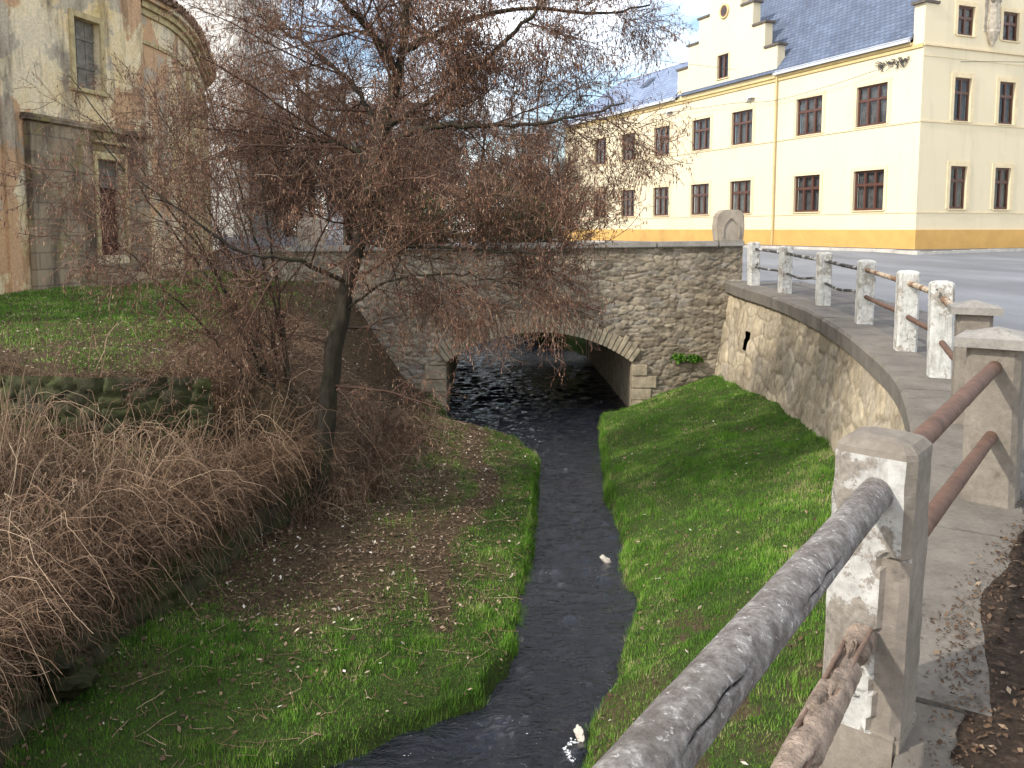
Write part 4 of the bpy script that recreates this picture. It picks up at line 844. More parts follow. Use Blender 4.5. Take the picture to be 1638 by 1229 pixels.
for i in range(3): mb.obox(OA+OD*(a-0.5-i*0.15)+UP*(-0.2)+ON*(0.02), OD*(b-a+1.0+i*0.3), ON*(0.45+0.34*i), UP*(0.95-0.2*i))
mb.build('door_steps', M['ashlar'], ob, bevel=0.03)
# pale tower behind
tw = empty('church_tower', (-17.6, 45, 0)); tag(tw, 'tall pale rendered tower rising behind the derelict building', 'tower')
MB().box((-21.5, 45, -0.5), (-13.85, 52.5, 20)).build('wall', M['tower'], tw)
mb = MB()
for i in range(34):
    w = 0.85 if i % 2 else 0.5; mb.box((-13.85-w, 44.94, -0.5+i*0.58), (-13.79, 45.02+w, 0.06+i*0.58)) if i % 1 == 0 else None
mb.build('quoins', M['towerq'], tw)
for z in (6.5, 13.5, 19.6): MB().box((-21.7, 44.85, z), (-13.65, 52.7, z+0.3)).build('string_course', M['towerq'], tw)
# ---------------------------------------------------------------- small things behind the left end of the bridge
fb = empty('board_fence', (-6.6, 25.0, 0.3)); tag(fb, 'low grey board fence beyond the left end of the bridge', 'fence')
mb = MB(); r4 = random.Random(8); x = -8.6
while x < -5.5: mb.box((x, 25, 0.15), (x+0.125, 25.025, 1.35+r4.random()*0.08)); x += 0.14
mb.build('boards', M['fenceboard'], fb)
mb = MB(); mb.box((-8.6, 25.03, 0.5), (-5.5, 25.08, 0.6)); mb.box((-8.6, 25.03, 1.1), (-5.5, 25.08, 1.2)); mb.build('rail', M['fenceboard'], fb)
for px in (-8.5, -7.0, -5.6): MB().box((px, 25.081, 0.1), (px+0.1, 25.18, 1.45)).build('post', M['fenceboard'], fb)
th = empty('transformer_house', (-8.2, 45, 0.3)); tag(th, 'small pale tower-like hut with gabled roof seen through the branches', 'hut')
MB().box((-9.5, 44, 0.2), (-7.0, 47, 4.5)).build('wall', M['bluewhite'], th)
mb = MB(); mb.prism([(-9.8, 43.8, 4.5), (-6.7, 43.8, 4.5), (-8.25, 43.8, 5.4)], (0, 3.4, 0)); mb.build('roof', M['metal'], th)
MB().box((-8.7, 43.95, 0.3), (-7.8, 44.01, 2.3)).build('door', M['oldwood'], th)
for z in (3.2,): MB().box((-8.6, 43.95, z), (-7.9, 44.01, z+0.6)).build('window', M['dark'], th)
# ---------------------------------------------------------------- bare trees
def sprout(P, Rr, m, u0, L, ang, grav, K, rk, g, wig=0.12, up=0.0, umax=1.0, shrink=0.55, cap=0.6):
    n, Kp, _ = P.shape; T = np.gradient(P, axis=1); ii = np.repeat(np.arange(n), m)
    u = u0+(umax-u0)*((np.tile(np.arange(m), n)+g.random(n*m))/m); f = u*(Kp-1); i0 = np.clip(f.astype(int), 0, Kp-2); fr = (f-i0)[:, None]
    pos = P[ii, i0]*(1-fr)+P[ii, i0+1]*fr; t = T[ii, i0]*(1-fr)+T[ii, i0+1]*fr; t /= np.linalg.norm(t, axis=1, keepdims=True)+1e-9
    pr = Rr[ii, i0]*(1-fr[:, 0])+Rr[ii, i0+1]*fr[:, 0]
    rv = g.normal(size=(n*m, 3)); pv = rv-(rv*t).sum(1, keepdims=True)*t; pv /= np.linalg.norm(pv, axis=1, keepdims=True)+1e-9
    a = ang*(0.7+0.6*g.random((n*m, 1))); d = t*np.cos(a)+pv*np.sin(a); d[:, 2] += up; d /= np.linalg.norm(d, axis=1, keepdims=True)
    ln = L*(1-shrink*u)*(0.55+0.8*g.random(n*m)); r0 = np.minimum(pr*cap, rk*ln)
    out = np.zeros((n*m, K, 3)); out[:, 0] = pos; st = (ln/(K-1))[:, None]
    for k in range(1, K):
        d = d+g.normal(size=d.shape)*wig; d[:, 2] += grav; d /= np.linalg.norm(d, axis=1, keepdims=True); out[:, k] = out[:, k-1]+d*st
    RR = r0[:, None]*np.linspace(1, 0.35, K)[None]; return out, RR
def with_rnd(parts, rnds, name, mat, parent):
    V, Fq = merge(parts); R = np.concatenate([np.repeat(r, v[0].shape[0]//len(r)) for r, v in zip(rnds, parts)]); return big(name, V, Fq, mat, parent, True, {'rnd': R})
def dangling(P, per, size, g):       # catkins hanging from twigs
    n, K, _ = P.shape; ii = np.repeat(np.arange(n), per); k = g.integers(1, K, n*per); p = P[ii, k]; L = size*(0.6+0.8*g.random(n*per)); dv = np.stack([g.normal(size=n*per)*0.16, g.normal(size=n*per)*0.16, -np.ones(n*per)], -1)
    Q = p[:, None, :]+dv[:, None, :]*L[:, None, None]*np.array([0.05, 0.3, 0.75, 1.0])[None, :, None]; rr = (0.0042*(0.8+0.5*g.random(n*per)))[:, None]*np.array([0.4, 1, 1, 0.3])[None]; return Q, rr
def build_tree(root, limbs, seed, n1, n2, n3, n4, L1, L2, L3, L4, per, csize=0.05, trunk_bark='bark', grav1=0.0, ang1=1.15, u0=0.12, rmin=0.0024):
    g = np.random.default_rng(seed); parts = []
    K = 26; LP = []; LR = []
    fac = np.array([l[3] if len(l) > 3 else 1.0 for l in limbs])
    for pts, r0, r1 in [l[:3] for l in limbs]:
        P = spline(pts, K); P[1:-1] += g.normal(size=(K-2, 3))*0.012; LP.append(P); LR.append(np.linspace(r0, r1, K)*(1+0.06*g.normal(size=K)))
    LP = np.array(LP); LR = np.array(LR); V, Fq = tubes(LP, LR, 12); big('trunk', V, Fq, M['bark'], root, True)
    P1, R1 = sprout(LP, LR, n1, u0, np.repeat(fac, n1)*L1, ang1, grav1, 9, 0.011, g, 0.10, 0.05, cap=0.5, shrink=0.35)
    P2, R2 = sprout(P1, R1, n2, 0.12, L2, 0.8, -0.01, 7, 0.009, g, 0.13, 0.03)
    P3, R3 = sprout(P2, R2, n3, 0.1, L3, 0.8, -0.03, 5, 0.009, g, 0.16, 0.02)
    R3 = np.maximum(R3, rmin); R2 = np.maximum(R2, rmin*1.4)
    prt = [tubes(P1, R1, 5), tubes(P2, R2, 4), tubes(P3, R3, 3)]; rn = [g.random(len(P1))*0.5, g.random(len(P2))*0.7, g.random(len(P3))]
    if n4:
        P4, R4 = sprout(P3, R3, n4, 0.2, L4, 0.8, -0.02, 3, 0.012, g, 0.2); R4 = np.maximum(R4, rmin*0.8); prt.append(tubes(P4, R4, 3)); rn.append(g.random(len(P4)))
    with_rnd(prt, rn, 'crown', M['twig'], root)
    if per:
        Q, rr = dangling(P3, per, csize, g); ck = with_rnd([tubes(Q, rr, 4)], [g.random(len(Q))], 'catkins', M['catkin'], root)
def A(px, py, Y): return at(px, py, Y)
tr = empty('alder_tree', A(508, 800, 11.6)); tag(tr, 'bare reddish brown catkin-bearing tree leaning over the stream in front of the bridge', 'tree')
limbs = [([A(506, 812, 11.6), A(524, 650, 11.6), A(536, 560, 11.5), A(560, 440, 11.5), A(578, 375, 11.5), A(600, 255, 11.5), A(628, 160, 11.5), A(640, 95, 11.5), A(652, 0, 11.6), A(660, -170, 11.7), A(650, -330, 11.8)], 0.135, 0.03, 0.95),
 ([A(636, 115, 11.5), A(600, 60, 11.3), A(548, 0, 11.1), A(480, -90, 10.9), A(430, -190, 10.9)], 0.055, 0.015, 0.8),
 ([A(642, 80, 11.5), A(690, 58, 11.8), A(755, 28, 12.1), A(850, 12, 12.3), A(960, 22, 12.4), A(1040, 8, 12.5)], 0.055, 0.012, 0.45),
 ([A(622, 200, 11.5), A(690, 160, 11.2), A(760, 112, 11.0), A(812, 62, 10.9), A(872, 0, 10.8), A(930, -80, 10.8)], 0.05, 0.013, 0.55),
 ([A(598, 270, 11.5), A(560, 238, 11.8), A(500, 225, 12.2), A(420, 232, 12.6), A(340, 255, 12.9)], 0.05, 0.010),
 ([A(605, 235, 11.5), A(680, 205, 11.0), A(780, 202, 10.7), A(880, 196, 10.5), A(1000, 165, 10.4)], 0.05, 0.010, 0.7),
 ([A(575, 390, 11.5), A(640, 395, 11.1), A(740, 398, 10.8), A(850, 405, 10.6), A(930, 400, 10.5)], 0.03, 0.006, 0.55),
 ([A(556, 455, 11.5), A(480, 420, 11.0), A(380, 400, 10.7), A(280, 330, 10.5), A(190, 270, 10.4)], 0.035, 0.007),
 ([A(645, 60, 11.6), A(655, 0, 12.3), A(700, -60, 13.2), A(720, -150, 14)], 0.05, 0.012),
 ([A(548, 500, 11.5), A(620, 450, 11.1), A(720, 440, 10.9), A(800, 450, 10.8), A(900, 470, 10.7)], 0.022, 0.005, 0.42),
 ([A(610, 220, 11.5), A(560, 130, 12.1), A(470, 60, 12.8), A(400, 20, 13.2)], 0.045, 0.009)]
build_tree(tr, limbs, 21, 19, 12, 8, 1, 2.1, 0.95, 0.45, 0.22, 3, 0.038, grav1=-0.008)
# slim multi-stemmed bare shrub left of it
sb = empty('bare_shrub', A(470, 690, 12.2)); tag(sb, 'thin multi-stemmed leafless shrub leaning left towards the derelict building', 'shrub')
sl_ = []
g5 = np.random.default_rng(31)
for (tx, ty, tY) in ((150, 210, 11.2), (235, 130, 12.6), (300, 60, 13), (180, 380, 10.8), (340, 200, 13.4), (270, 300, 11.6), (390, 120, 13.2), (110, 120, 11.8), (420, 300, 12.6)):
    bx, by = 470+g5.normal()*14, 690+g5.normal()*10; bY = 12.2+g5.normal()*0.15
    pts = [A(bx, by, bY)]
    for t in (0.3, 0.6, 1.0): x = bx+(tx-bx)*(t**1.15); y = by+(ty-by)*(t**0.9); pts.append(A(x, y, bY+(tY-bY)*t))
    sl_.append((pts, 0.032, 0.006))
build_tree(sb, sl_, 44, 13, 7, 5, 0, 1.1, 0.6, 0.3, 0, 1, 0.035, ang1=0.75, u0=0.15)
# background trees: one mesh set, copies of thing and parts
def bg_tree(x, y, s, rot, label, src=None, sz=1.0):
    if src is None:
        t = empty('bare_tree', (0, 0, 0)); H_ = 8.5
        lm = [([(0, 0, -0.3), (0.1, 0.05, 2), (0.0, 0.1, 4.2), (0.2, 0, 6.5), (0.15, 0.05, H_)], 0.17, 0.025), ([(0.05, 0, 1.6), (0.9, 0.3, 3.4), (1.5, 0.5, 5.4), (1.9, 0.4, 7.2)], 0.08, 0.015), ([(0.05, 0.1, 2.2), (-0.9, -0.2, 3.8), (-1.7, 0.1, 5.5), (-2.1, 0.2, 6.8)], 0.08, 0.015), ([(0, 0, 1.2), (0.2, -1.0, 2.8), (0.3, -1.7, 4.6)], 0.06, 0.012), ([(0, 0, 1.0), (-0.9, 0.9, 2.2), (-1.6, 1.5, 3.6)], 0.05, 0.012)]
        build_tree(t, lm, 77, 16, 11, 9, 0, 2.5, 1.1, 0.5, 0, 1, 0.07, u0=0.08, rmin=0.006, ang1=1.0)
    else:
        t = src.copy(); COL.objects.link(t)
        for ch in src.children: c = ch.copy(); COL.objects.link(c); c.parent = t
    t.location = (x, y, float(pave_z(y))-0.1); t.rotation_euler = (0, 0, rot); t.scale = (s, s, s*sz)
    return tag(t, label, 'tree', 'bare trees beyond the bridge')
spots = [(620, 38, 1.05, 'bare tree beyond the bridge, directly behind the upper trunk'), (665, 36, 0.9, 'bare tree behind the middle of the bridge parapet'), (700, 56, 1.25, 'tall bare tree behind the bridge, left of the pale sky gap'),
 (838, 39, 0.8, 'bare tree upstream just above the arch'), (850, 44, 0.9, 'bare tree upstream, second from the cream building'), (895, 40, 0.62, 'low bare tree nearest the cream building'), (560, 44, 1.1, 'bare tree beside the pale hut'),
 (500, 36, 0.95, 'bare tree beyond the board fence'), (478, 46, 1.1, 'bare tree nearest the pale tower'), (655, 52, 1.3, 'farthest tall bare tree beyond the stream'), (770, 54, 1.1, 'far bare tree between the two middle ones'), (462, 36, 0.7, 'small bare tree at the end of the curved wall'), (880, 56, 0.85, 'farthest low bare tree beside the cream building')]
src = None; g6 = random.Random(2)
for px, Y, s, lab in spots:
    t = bg_tree((px-819)/1360*Y*1.0, Y, s, g6.random()*6.28, lab, src, 0.95+0.1*g6.random()); src = src or t
# dark evergreen shrubs behind the parapet
def leafy(name, label, c, rad, n, size, mat, seed, group=None):
    g = np.random.default_rng(seed); t = empty(name, (c[0], c[1], c[2]-rad[2])); tag(t, label, 'shrub', group)
    d = g.normal(size=(n, 3)); d /= np.linalg.norm(d, axis=1, keepdims=True); r = g.random((n, 1))**0.45; lump = 0.75+0.5*fbm(d[:, 0]*3+5, d[:, 1]*3+d[:, 2]*2, 0.8, seed)
    P = np.array(c)+d*r*np.array(rad)*lump[:, None]; nv = g.normal(size=(n, 3)); nv /= np.linalg.norm(nv, axis=1, keepdims=True); tv = np.cross(nv, g.normal(size=(n, 3))); tv /= np.linalg.norm(tv, axis=1, keepdims=True); L = size*(0.6+0.8*g.random((n, 1)))
    V = np.stack([P-tv*L, P+np.cross(nv, tv)*L*0.4, P+tv*L, P-np.cross(nv, tv)*L*0.4], 1).reshape(-1, 3); Fq = np.arange(n*4).reshape(-1, 4); big('foliage', V, Fq, mat, t, False, {'rnd': np.repeat(g.random(n), 4)})
    m = 14; st0 = np.array([c[0], c[1], c[2]-rad[2]]); PP = st0+(P[g.integers(0, n, m)]-st0)[:, None, :]*np.linspace(0, 1, 5)[None, :, None]; V, Fq = tubes(PP, np.full((m, 5), 0.03), 4); big('stem', V, Fq, M['bark'], t)
M['evergreen'] = foliage('evergreen_leaf', [(0.0, (0.015, 0.022, 0.008)), (0.6, (0.04, 0.055, 0.018)), (1.0, (0.09, 0.10, 0.04))])
for i, (px, Y, h, w, lab) in enumerate(((690, 33, 1.3, 1.3, 'dark evergreen shrub behind the parapet above the arch'), (790, 35, 1.7, 1.6, 'broad dark green bush upstream of the bridge'), (850, 38, 1.3, 1.4, 'small evergreen bush nearest the cream building'), (630, 36, 1.8, 1.5, 'evergreen bush right of the pale hut'), (600, 48, 2.6, 2.4, 'tall ivy green bush far behind the trunk'))):
    leafy('evergreen_bush', lab, ((px-819)/1360*Y, Y, 0.3+h), (w, w, h*1.1), 6000, 0.075, M['evergreen'], 60+i, 'evergreen bushes beyond the bridge')
# bank vegetation seen through the arch
leafy('bank_bush', 'brownish green bush on the upstream bank seen through the arch', (1.6, 33.5, -1.7), (1.5, 2.0, 1.0), 9000, 0.07, foliage('bank_bush_leaf', [(0.0, (0.05, 0.035, 0.02)), (0.5, (0.09, 0.085, 0.03)), (1.0, (0.16, 0.15, 0.05))]), 71)
# ---------------------------------------------------------------- dry-stone terrace walls
tw1 = empty('terrace_wall', (-7, 11.4, -0.9)); tag(tw1, 'dark mossy stone wall holding up the lawn below the derelict building', 'wall')
def t1pos(u, v):
    x = -12.0+u; y = 11.28+0.25*np.sin(x*1.3); z = v-0.1*np.clip((x+6)/2, 0, 2); P = np.stack([x, y-0.04*v, z], -1); return P, np.broadcast_to(np.array([0, -1.0, 0.1]), P.shape)
stone_panel('stonework', t1pos, 7.9, (-1.5, -0.33), 0.36, 0.2, 0.04, 0.07, M['drywall'], tw1, seed=21, rough=0.03)
tw2 = empty('bank_wall', (-3.7, 9, -2)); tag(tw2, 'low tumbled stone wall at the foot of the brambles', 'wall')
def t2pos(u, v):
    y = 4.6+u; x = w2x(y)-0.02; P = np.stack([x+0.10-0.16*(v+2.5), y, v], -1); return P, np.broadcast_to(np.array([1.0, -0.1, 0.1]), P.shape)
stone_panel('stonework', t2pos, 7.3, (-2.75, -1.55), 0.42, 0.24, 0.04, 0.10, M['drywall'], tw2, seed=22, rough=0.04)
def boulder(name, label, c, r, mat, seed, sc=(1, 1, 0.7), cat='stone', group=None):
    bm = bmesh.new(); bmesh.ops.create_icosphere(bm, subdivisions=3, radius=1)
    for v in bm.verts:
        n = 0.6*vnoise(v.co.x*1.0, v.co.y+v.co.z*1.3, 0.7, seed)+0.4*vnoise(v.co.x-v.co.z, v.co.y, 0.3, seed); v.co *= 0.5+1.0*float(n); v.co.x *= r*sc[0]; v.co.y *= r*sc[1]; v.co.z *= r*sc[2]
    me = bpy.data.meshes.new(name); bm.to_mesh(me); bm.free(); o = link(name, me, mat, None, False); o.location = c; o.rotation_euler = (0.2*seed, 0.1*seed, seed); return tag(o, label, cat, group)
boulder('boulder', 'mossy squared boulder at the lower left under the brambles', (-3.86, 6.9, -2.2), 0.26, M['drywall'], 3)
for i, (c, r, lab) in enumerate((((0.60, 7.15, -2.87), 0.06, 'pale stone on the stream edge near the closest rail'), ((1.27, 11.2, -2.885), 0.055, 'white stone at the right edge of the stream'), ((0.98, 7.85, -2.885), 0.045, 'small white stone where the right bank bulges'))):
    boulder('bank_stone', lab, c, r, M['pebble'], i+5, (1.3, 0.8, 0.5))
g7 = np.random.default_rng(5)                            # foam line
fp = [(0.02, 6.55), (0.1, 6.62), (0.35, 6.72), (0.5, 6.8), (0.47, 6.95), (0.56, 7.1)]; P = spline([(x, y, WATER_Z+0.012) for x, y in fp], 60); V = []; 
bm = bmesh.new()
for p in P:
    for k in range(3):
        q = p+np.array([g7.normal()*0.018, g7.normal()*0.018, 0]); bmesh.ops.create_icosphere(bm, subdivisions=1, radius=0.005+0.008*g7.random(), matrix=Matrix.Translation(q)@Matrix.Diagonal((1, 1, 0.4, 1)))
me = bpy.data.meshes.new('foam'); bm.to_mesh(me); bm.free(); tag(link('foam', me, M['foam'], None), 'line of white foam caught at the stream edge', 'foam', kind='stuff')
# ---------------------------------------------------------------- ground cover
def blades(x, y, h, w, g, lean=0.5):
    n = len(x); z = H(x, y)-0.01; a = g.random(n)*6.283; b = g.random(n)*6.283; l = lean*h*g.random(n)
    B = np.stack([x, y, z], -1); wv = np.stack([np.cos(a)*w, np.sin(a)*w, np.zeros(n)], -1); tip = np.stack([np.cos(b)*l, np.sin(b)*l, h], -1)
    return np.stack([B-wv, B+wv, B+tip], 1).reshape(-1, 3), np.arange(n*3).reshape(-1, 3)
g = np.random.default_rng(100)
def scatter(n, x0, x1, y0, y1, cond):
    x = x0+(x1-x0)*g.random(n); y = y0+(y1-y0)*g.random(n)**1.0; k = cond(x, y); return x[k], y[k]
XS = []; YS = []; HS = []; WS = []
x, y = scatter(900000, -4.2, 5.6, 4.0, 20.4, lambda x, y: (((x > sxr(y)+0.03) & (x < wallx(y)-0.0)) | ((x < sxl(y)-0.03) & (x > w2x(y)))) & (g.random(len(x)) < greenness(x, y)**1.3*1.15) & (g.random(len(x)) < np.clip(1.35-y/22, 0.4, 1)))
tf = fbm(x, y, 0.22, 13.3, 2); h_ = (0.02+0.045*g.random(len(x)))*(0.45+0.8*fbm(x, y, 0.6, 3.3)+1.6*np.clip(tf-0.58, 0, 1)*3); XS.append(x); YS.append(y); HS.append(h_); WS.append(np.full(len(x), 0.0035))
x, y = scatter(260000, -13, -4.0, 11.6, 24, lambda x, y: (g.random(len(x)) < greenness(x, y)) & (x > ox(y))); XS.append(x); YS.append(y); HS.append(0.03+0.05*g.random(len(x))); WS.append(np.full(len(x), 0.006))
x, y = scatter(60000, -8, -3.6, 4.5, 11.2, lambda x, y: (g.random(len(x)) < 0.25)); XS.append(x); YS.append(y); HS.append(0.04+0.05*g.random(len(x))); WS.append(np.full(len(x), 0.004))
ye = 5+15.2*g.random(26000); le = g.random(26000) < 0.5; xe = np.where(le, sxl(ye)-0.02-0.13*g.random(26000)**1.5, sxr(ye)+0.02+0.13*g.random(26000)**1.5); ke = fbm(xe, ye, 0.35, 21.0) > 0.42; xe, ye = xe[ke], ye[ke]
XS.append(xe); YS.append(ye); HS.append(0.05+0.11*g.random(len(xe))*fbm(xe, ye, 0.3, 4.0)*1.6); WS.append(np.full(len(xe), 0.0035))
x = np.concatenate(XS); y = np.concatenate(YS); V, Fq = blades(x, y, np.concatenate(HS), np.concatenate(WS), g)
rnd = np.clip(0.40+0.55*(fbm(x, y, 0.8, 6.1)-0.5)*2+0.45*(fbm(x, y, 0.16, 16.1, 2)-0.5)*2+0.24*g.normal(size=len(x)), 0, 1)
tag(big('grass', V, Fq, M['grass'], None, False, {'rnd': np.repeat(rnd, 3)}), 'short green grass on both banks and the lawn', 'grass', kind='stuff'); print('grass', len(x))
# fallen leaves
x1, y1 = scatter(42000, -4.6, 1.0, 4.5, 20.3, lambda x, y: (x < sxl(y)-0.05) & (x > w2x(y)-0.8) & (g.random(len(x)) < np.clip(1.1-greenness(x, y), 0.04, 1)))
x2, y2 = scatter(17000, -12, -3.2, 11.6, 24, lambda x, y: (x > ox(y)))
x3, y3 = scatter(3800, 0.3, 5.2, 4, 20, lambda x, y: (x > sxr(y)) & (x < wallx(y)))
x4, y4 = scatter(9000, -4.8, -1.0, 12.5, 20.3, lambda x, y: x < sxl(y))
x = np.concatenate([x1, x2, x3, x4]); y = np.concatenate([y1, y2, y3, y4]); n = len(x); z = H(x, y)+0.012+0.03*g.random(n)
def leafmesh(x, y, z, s, name, label, rnd):
    n = len(x); a = g.random(n)*6.283; P = np.stack([x, y, z], -1); u = np.stack([np.cos(a), np.sin(a), g.normal(size=n)*0.35], -1)*s[:, None]; v = np.stack([-np.sin(a), np.cos(a), g.normal(size=n)*0.35], -1)*s[:, None]*0.55
    V = np.stack([P-u, P-v*0.9+[0, 0, 0.004], P+u, P+v], 1).reshape(-1, 3); tag(big(name, V, np.arange(n*4).reshape(-1, 4), M['leaves'], None, False, {'rnd': np.repeat(rnd, 4)}), label, 'leaves', kind='stuff')
leafmesh(x, y, z, 0.012+0.022*g.random(n)**2, 'fallen_leaves', 'brown and pale fallen leaves scattered over the banks', np.clip(g.random(n)**1.1, 0, 1))
k = (x4 < 99); xs = 1.2+g.random(9000)*3.2; ys_ = -0.5+g.random(9000)*8; kk_ = xs > np.interp(ys_, vy, vx0)+0.02-0.25*g.random(9000)**4; xs, ys_ = xs[kk_], ys_[kk_]
leafmesh(xs, ys_, pave_z(ys_)+0.02+0.006*g.random(len(xs)), 0.008+0.012*g.random(len(xs)), 'leaf_litter', 'dark leaf litter on the soil beside the pavement', g.random(len(xs))**1.4*0.9)
ys2 = 0.5+g.random(2600)*6; xs2 = np.interp(ys2, vy, vx0)+g.normal(size=2600)*0.07
leafmesh(xs2, ys2, pave_z(ys2)+0.018+0.005*g.random(2600), 0.004+0.008*g.random(2600), 'leaf_litter', 'dark crumbs of soil and leaf along the pavement edge', g.random(2600)*0.5)
# brambles and dry stalks
def arcs(x, y, Ls, hs, g, K=8, droop=1.0, bias=(0.25, -0.15)):
    n = len(x); z = H(x, y)-0.02; a = g.random(n)*6.283; dx = np.cos(a)+bias[0]; dy = np.sin(a)+bias[1]; t = np.linspace(0, 1, K)[None]
    X = x[:, None]+dx[:, None]*Ls[:, None]*t**1.1*0.55; Y = y[:, None]+dy[:, None]*Ls[:, None]*t**1.1*0.55; Zz = z[:, None]+hs[:, None]*(np.sin(t*np.pi*(0.62+0.38*droop)))+0*t
    P = np.stack([X, Y, Zz], -1); P[:, 1:] += np.cumsum(g.normal(size=(n, K-1, 3))*0.038, axis=1); return P
parts = []; rn = []
def area_bramble(x, y): return ((x < w2x(y)-0.05) & (y < 11.0) & (g.random(len(x)) < np.clip((12.5-y)/2.5, 0, 1)*np.clip(1.2-(y-9.5)*0.6, 0.15, 1))) | ((y >= 11.0) & (x < -1.7+0.1*np.sin(y*3)) & (x > -5.2) & (y < 17) & (x < w2x(y)+0.55))
x, y = scatter(26000, -9.5, -1.4, 4.2, 17.2, area_bramble); mound = (0.22+0.42*fbm(x, y, 1.1, 7.7))*np.where(x < w2x(y)-0.3, np.clip(1.0-(y-8.6)/3.2, 0.35, 1), 1)
P = arcs(x, y, 0.35+0.8*g.random(len(x)), mound*(0.2+0.8*g.random(len(x))), g, bias=(0.1, -0.05)); Rr = (0.0022+0.0022*g.random((len(x), 1)))*np.linspace(1, 0.5, 8)[None]; parts.append(tubes(P, Rr, 3)); rn.append(np.clip(g.random(len(x)), 0, 1)); print('bramble', len(x))
P2, R2 = sprout(P[::2], Rr[::2], 2, 0.3, 0.28, 0.8, -0.02, 4, 0.01, g, 0.2); parts.append(tubes(P2, np.maximum(R2*0+0.0017, 0.0015), 3)); rn.append(g.random(len(P2)))
# overhang along the lip of the lower wall and the lawn edge
yy = 4.6+7.0*g.random(2600); xx = w2x(yy)-0.2-0.5*g.random(len(yy)); P = arcs(xx, yy, 0.2+0.5*g.random(len(yy)), 0.05+0.3*g.random(len(yy)), g, bias=(0.7, -0.1)); P[:, :, 2] -= (np.linspace(0, 1, 8)**2*0.65)[None]*(0.3+g.random((len(yy), 1))); parts.append(tubes(P, np.full((len(yy), 8), 0.0026), 3)); rn.append(g.random(len(yy)))
xx = -12+8.2*g.random(3600); yy = 11.42+0.25*np.sin(xx*1.3)+0.28*g.random(len(xx)); P = arcs(xx, yy, 0.15+0.3*g.random(len(yy)), 0.05+0.13*g.random(len(yy)), g, bias=(0.0, -0.7)); P[:, :, 2] -= (np.linspace(0, 1, 8)**2*0.3)[None]*g.random((len(yy), 1)); parts.append(tubes(P, np.full((len(yy), 8), 0.0026), 3)); rn.append(g.random(len(yy)))
n = 4200; yy = 4.6+7.4*g.random(n); xx = w2x(yy)-0.35+0.45*g.random(n); p = np.stack([xx, yy, H(xx, yy)+0.06], -1); p[:, 2] = np.maximum(p[:, 2], -1.7+0.3*g.random(n)); d = np.stack([0.5+0.5*g.normal(size=n), g.normal(size=n)*0.9, 0.5*g.normal(size=n)+0.3], -1); st = (0.04+0.05*g.random(n))[:, None]; PP = [p]
for k in range(9): d = d/np.linalg.norm(d, axis=1, keepdims=True); p = p+d*st; PP.append(p); d = d+g.normal(size=(n, 3))*0.38; d[:, 2] -= 0.20
P = np.stack(PP, 1); parts.append(tubes(P, np.full((n, 10), 0.0024), 3)); rn.append(g.random(n)*0.9)
P2, R2 = sprout(P, np.full((n, 10), 0.0024), 2, 0.2, 0.22, 0.9, -0.04, 4, 0.01, g, 0.3); parts.append(tubes(P2, np.full((2*n, 4), 0.0016), 3)); rn.append(g.random(2*n)*0.9)
n = 420; yy = 5+7*g.random(n); xx = w2x(yy)-0.3-3.0*g.random(n)**1.3; P = arcs(xx, yy, 1.0+1.1*g.random(n), 0.35+0.5*g.random(n), g, K=12, bias=(0.5, -0.2)); parts.append(tubes(P, (0.0038*np.linspace(1, 0.5, 12))[None].repeat(n, 0), 4)); rn.append(0.55+0.45*g.random(n))
with_rnd(parts, rn, 'brambles', M['straw'], None); o = bpy.data.objects['brambles']; tag(o, 'tangled dry brambles and dead grass over the terrace', 'brambles', kind='stuff')
x, y = scatter(520, -7.8, -5.3, 8.0, 9.9, lambda x, y: x > -9); n = len(x); z = H(x, y); hh = 0.55+0.6*g.random(n); t = np.linspace(0, 1, 6)[None]; a = g.normal(size=n)*0.16; b = g.normal(size=n)*0.12
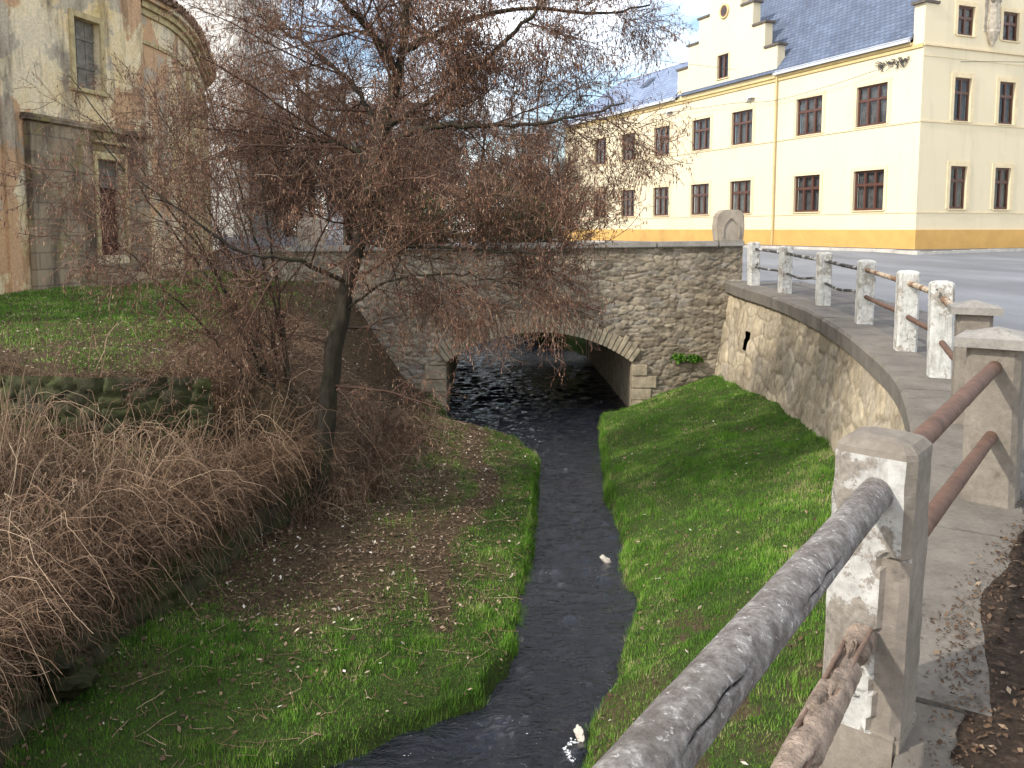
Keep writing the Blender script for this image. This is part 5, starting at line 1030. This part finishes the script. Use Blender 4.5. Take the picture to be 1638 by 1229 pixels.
P = np.stack([x[:, None]+a[:, None]*t**1.6, y[:, None]+b[:, None]*t**1.6, z[:, None]+hh[:, None]*t], -1); with_rnd([tubes(P, np.full((n, 6), 0.0035), 3)], [0.5+0.5*g.random(n)], 'dry_stalks', M['straw'], None); tag(bpy.data.objects['dry_stalks'], 'upright dry stalks standing in front of the mossy wall', 'dry stalks', kind='stuff')
# fallen twigs over the left bank
x, y = scatter(1500, -3.4, 0.2, 6, 19, lambda x, y: x < sxl(y)-0.2); n = len(x); z = H(x, y)+0.02; a = g.random(n)*6.283; L = 0.1+0.3*g.random(n)**2; t = np.linspace(-0.5, 0.5, 4)[None]
P = np.stack([x[:, None]+np.cos(a)[:, None]*L[:, None]*t, y[:, None]+np.sin(a)[:, None]*L[:, None]*t, z[:, None]+0.01+0*t], -1); P += g.normal(size=P.shape)*0.008
with_rnd([tubes(P, np.full((n, 4), 0.003), 3)], [0.3+0.7*g.random(n)], 'fallen_twigs', M['straw'], None); tag(bpy.data.objects['fallen_twigs'], 'small fallen twigs on the leaf-strewn bank', 'twigs', kind='stuff')
# dead leaves caught in the brambles
x, y = scatter(15000, -8.5, -2.2, 4.6, 12, lambda x, y: x < w2x(y)+0.05); leafmesh(x, y, H(x, y)+0.08+0.38*g.random(len(x))*np.clip(1.0-(y-8.6)/4, 0.3, 1), 0.008+0.018*g.random(len(x)), 'caught_leaves', 'curled dead leaves caught among the brambles', g.random(len(x))*0.92)
# small green weeds on the bridge masonry
for i, (px, py, lab) in enumerate(((1112, 574, 'green weed growing from the bridge masonry above the grass'), (1086, 572, 'smaller green weed left of the other on the bridge'))):
    c = at(px, py, 20.36); n = 260; P = np.array(c)+g.normal(size=(n, 3))*[0.075, 0.03, 0.045]; nv = g.normal(size=(n, 3))*0.022; tv = g.normal(size=(n, 3))*0.022; V = np.stack([P-nv, P-tv, P+nv, P+tv], 1).reshape(-1, 3); tag(big('weed', V, np.arange(n*4).reshape(-1, 4), M['grass'], None, False, {'rnd': np.repeat(g.random(n)*0.3, 4)}), lab, 'weed')
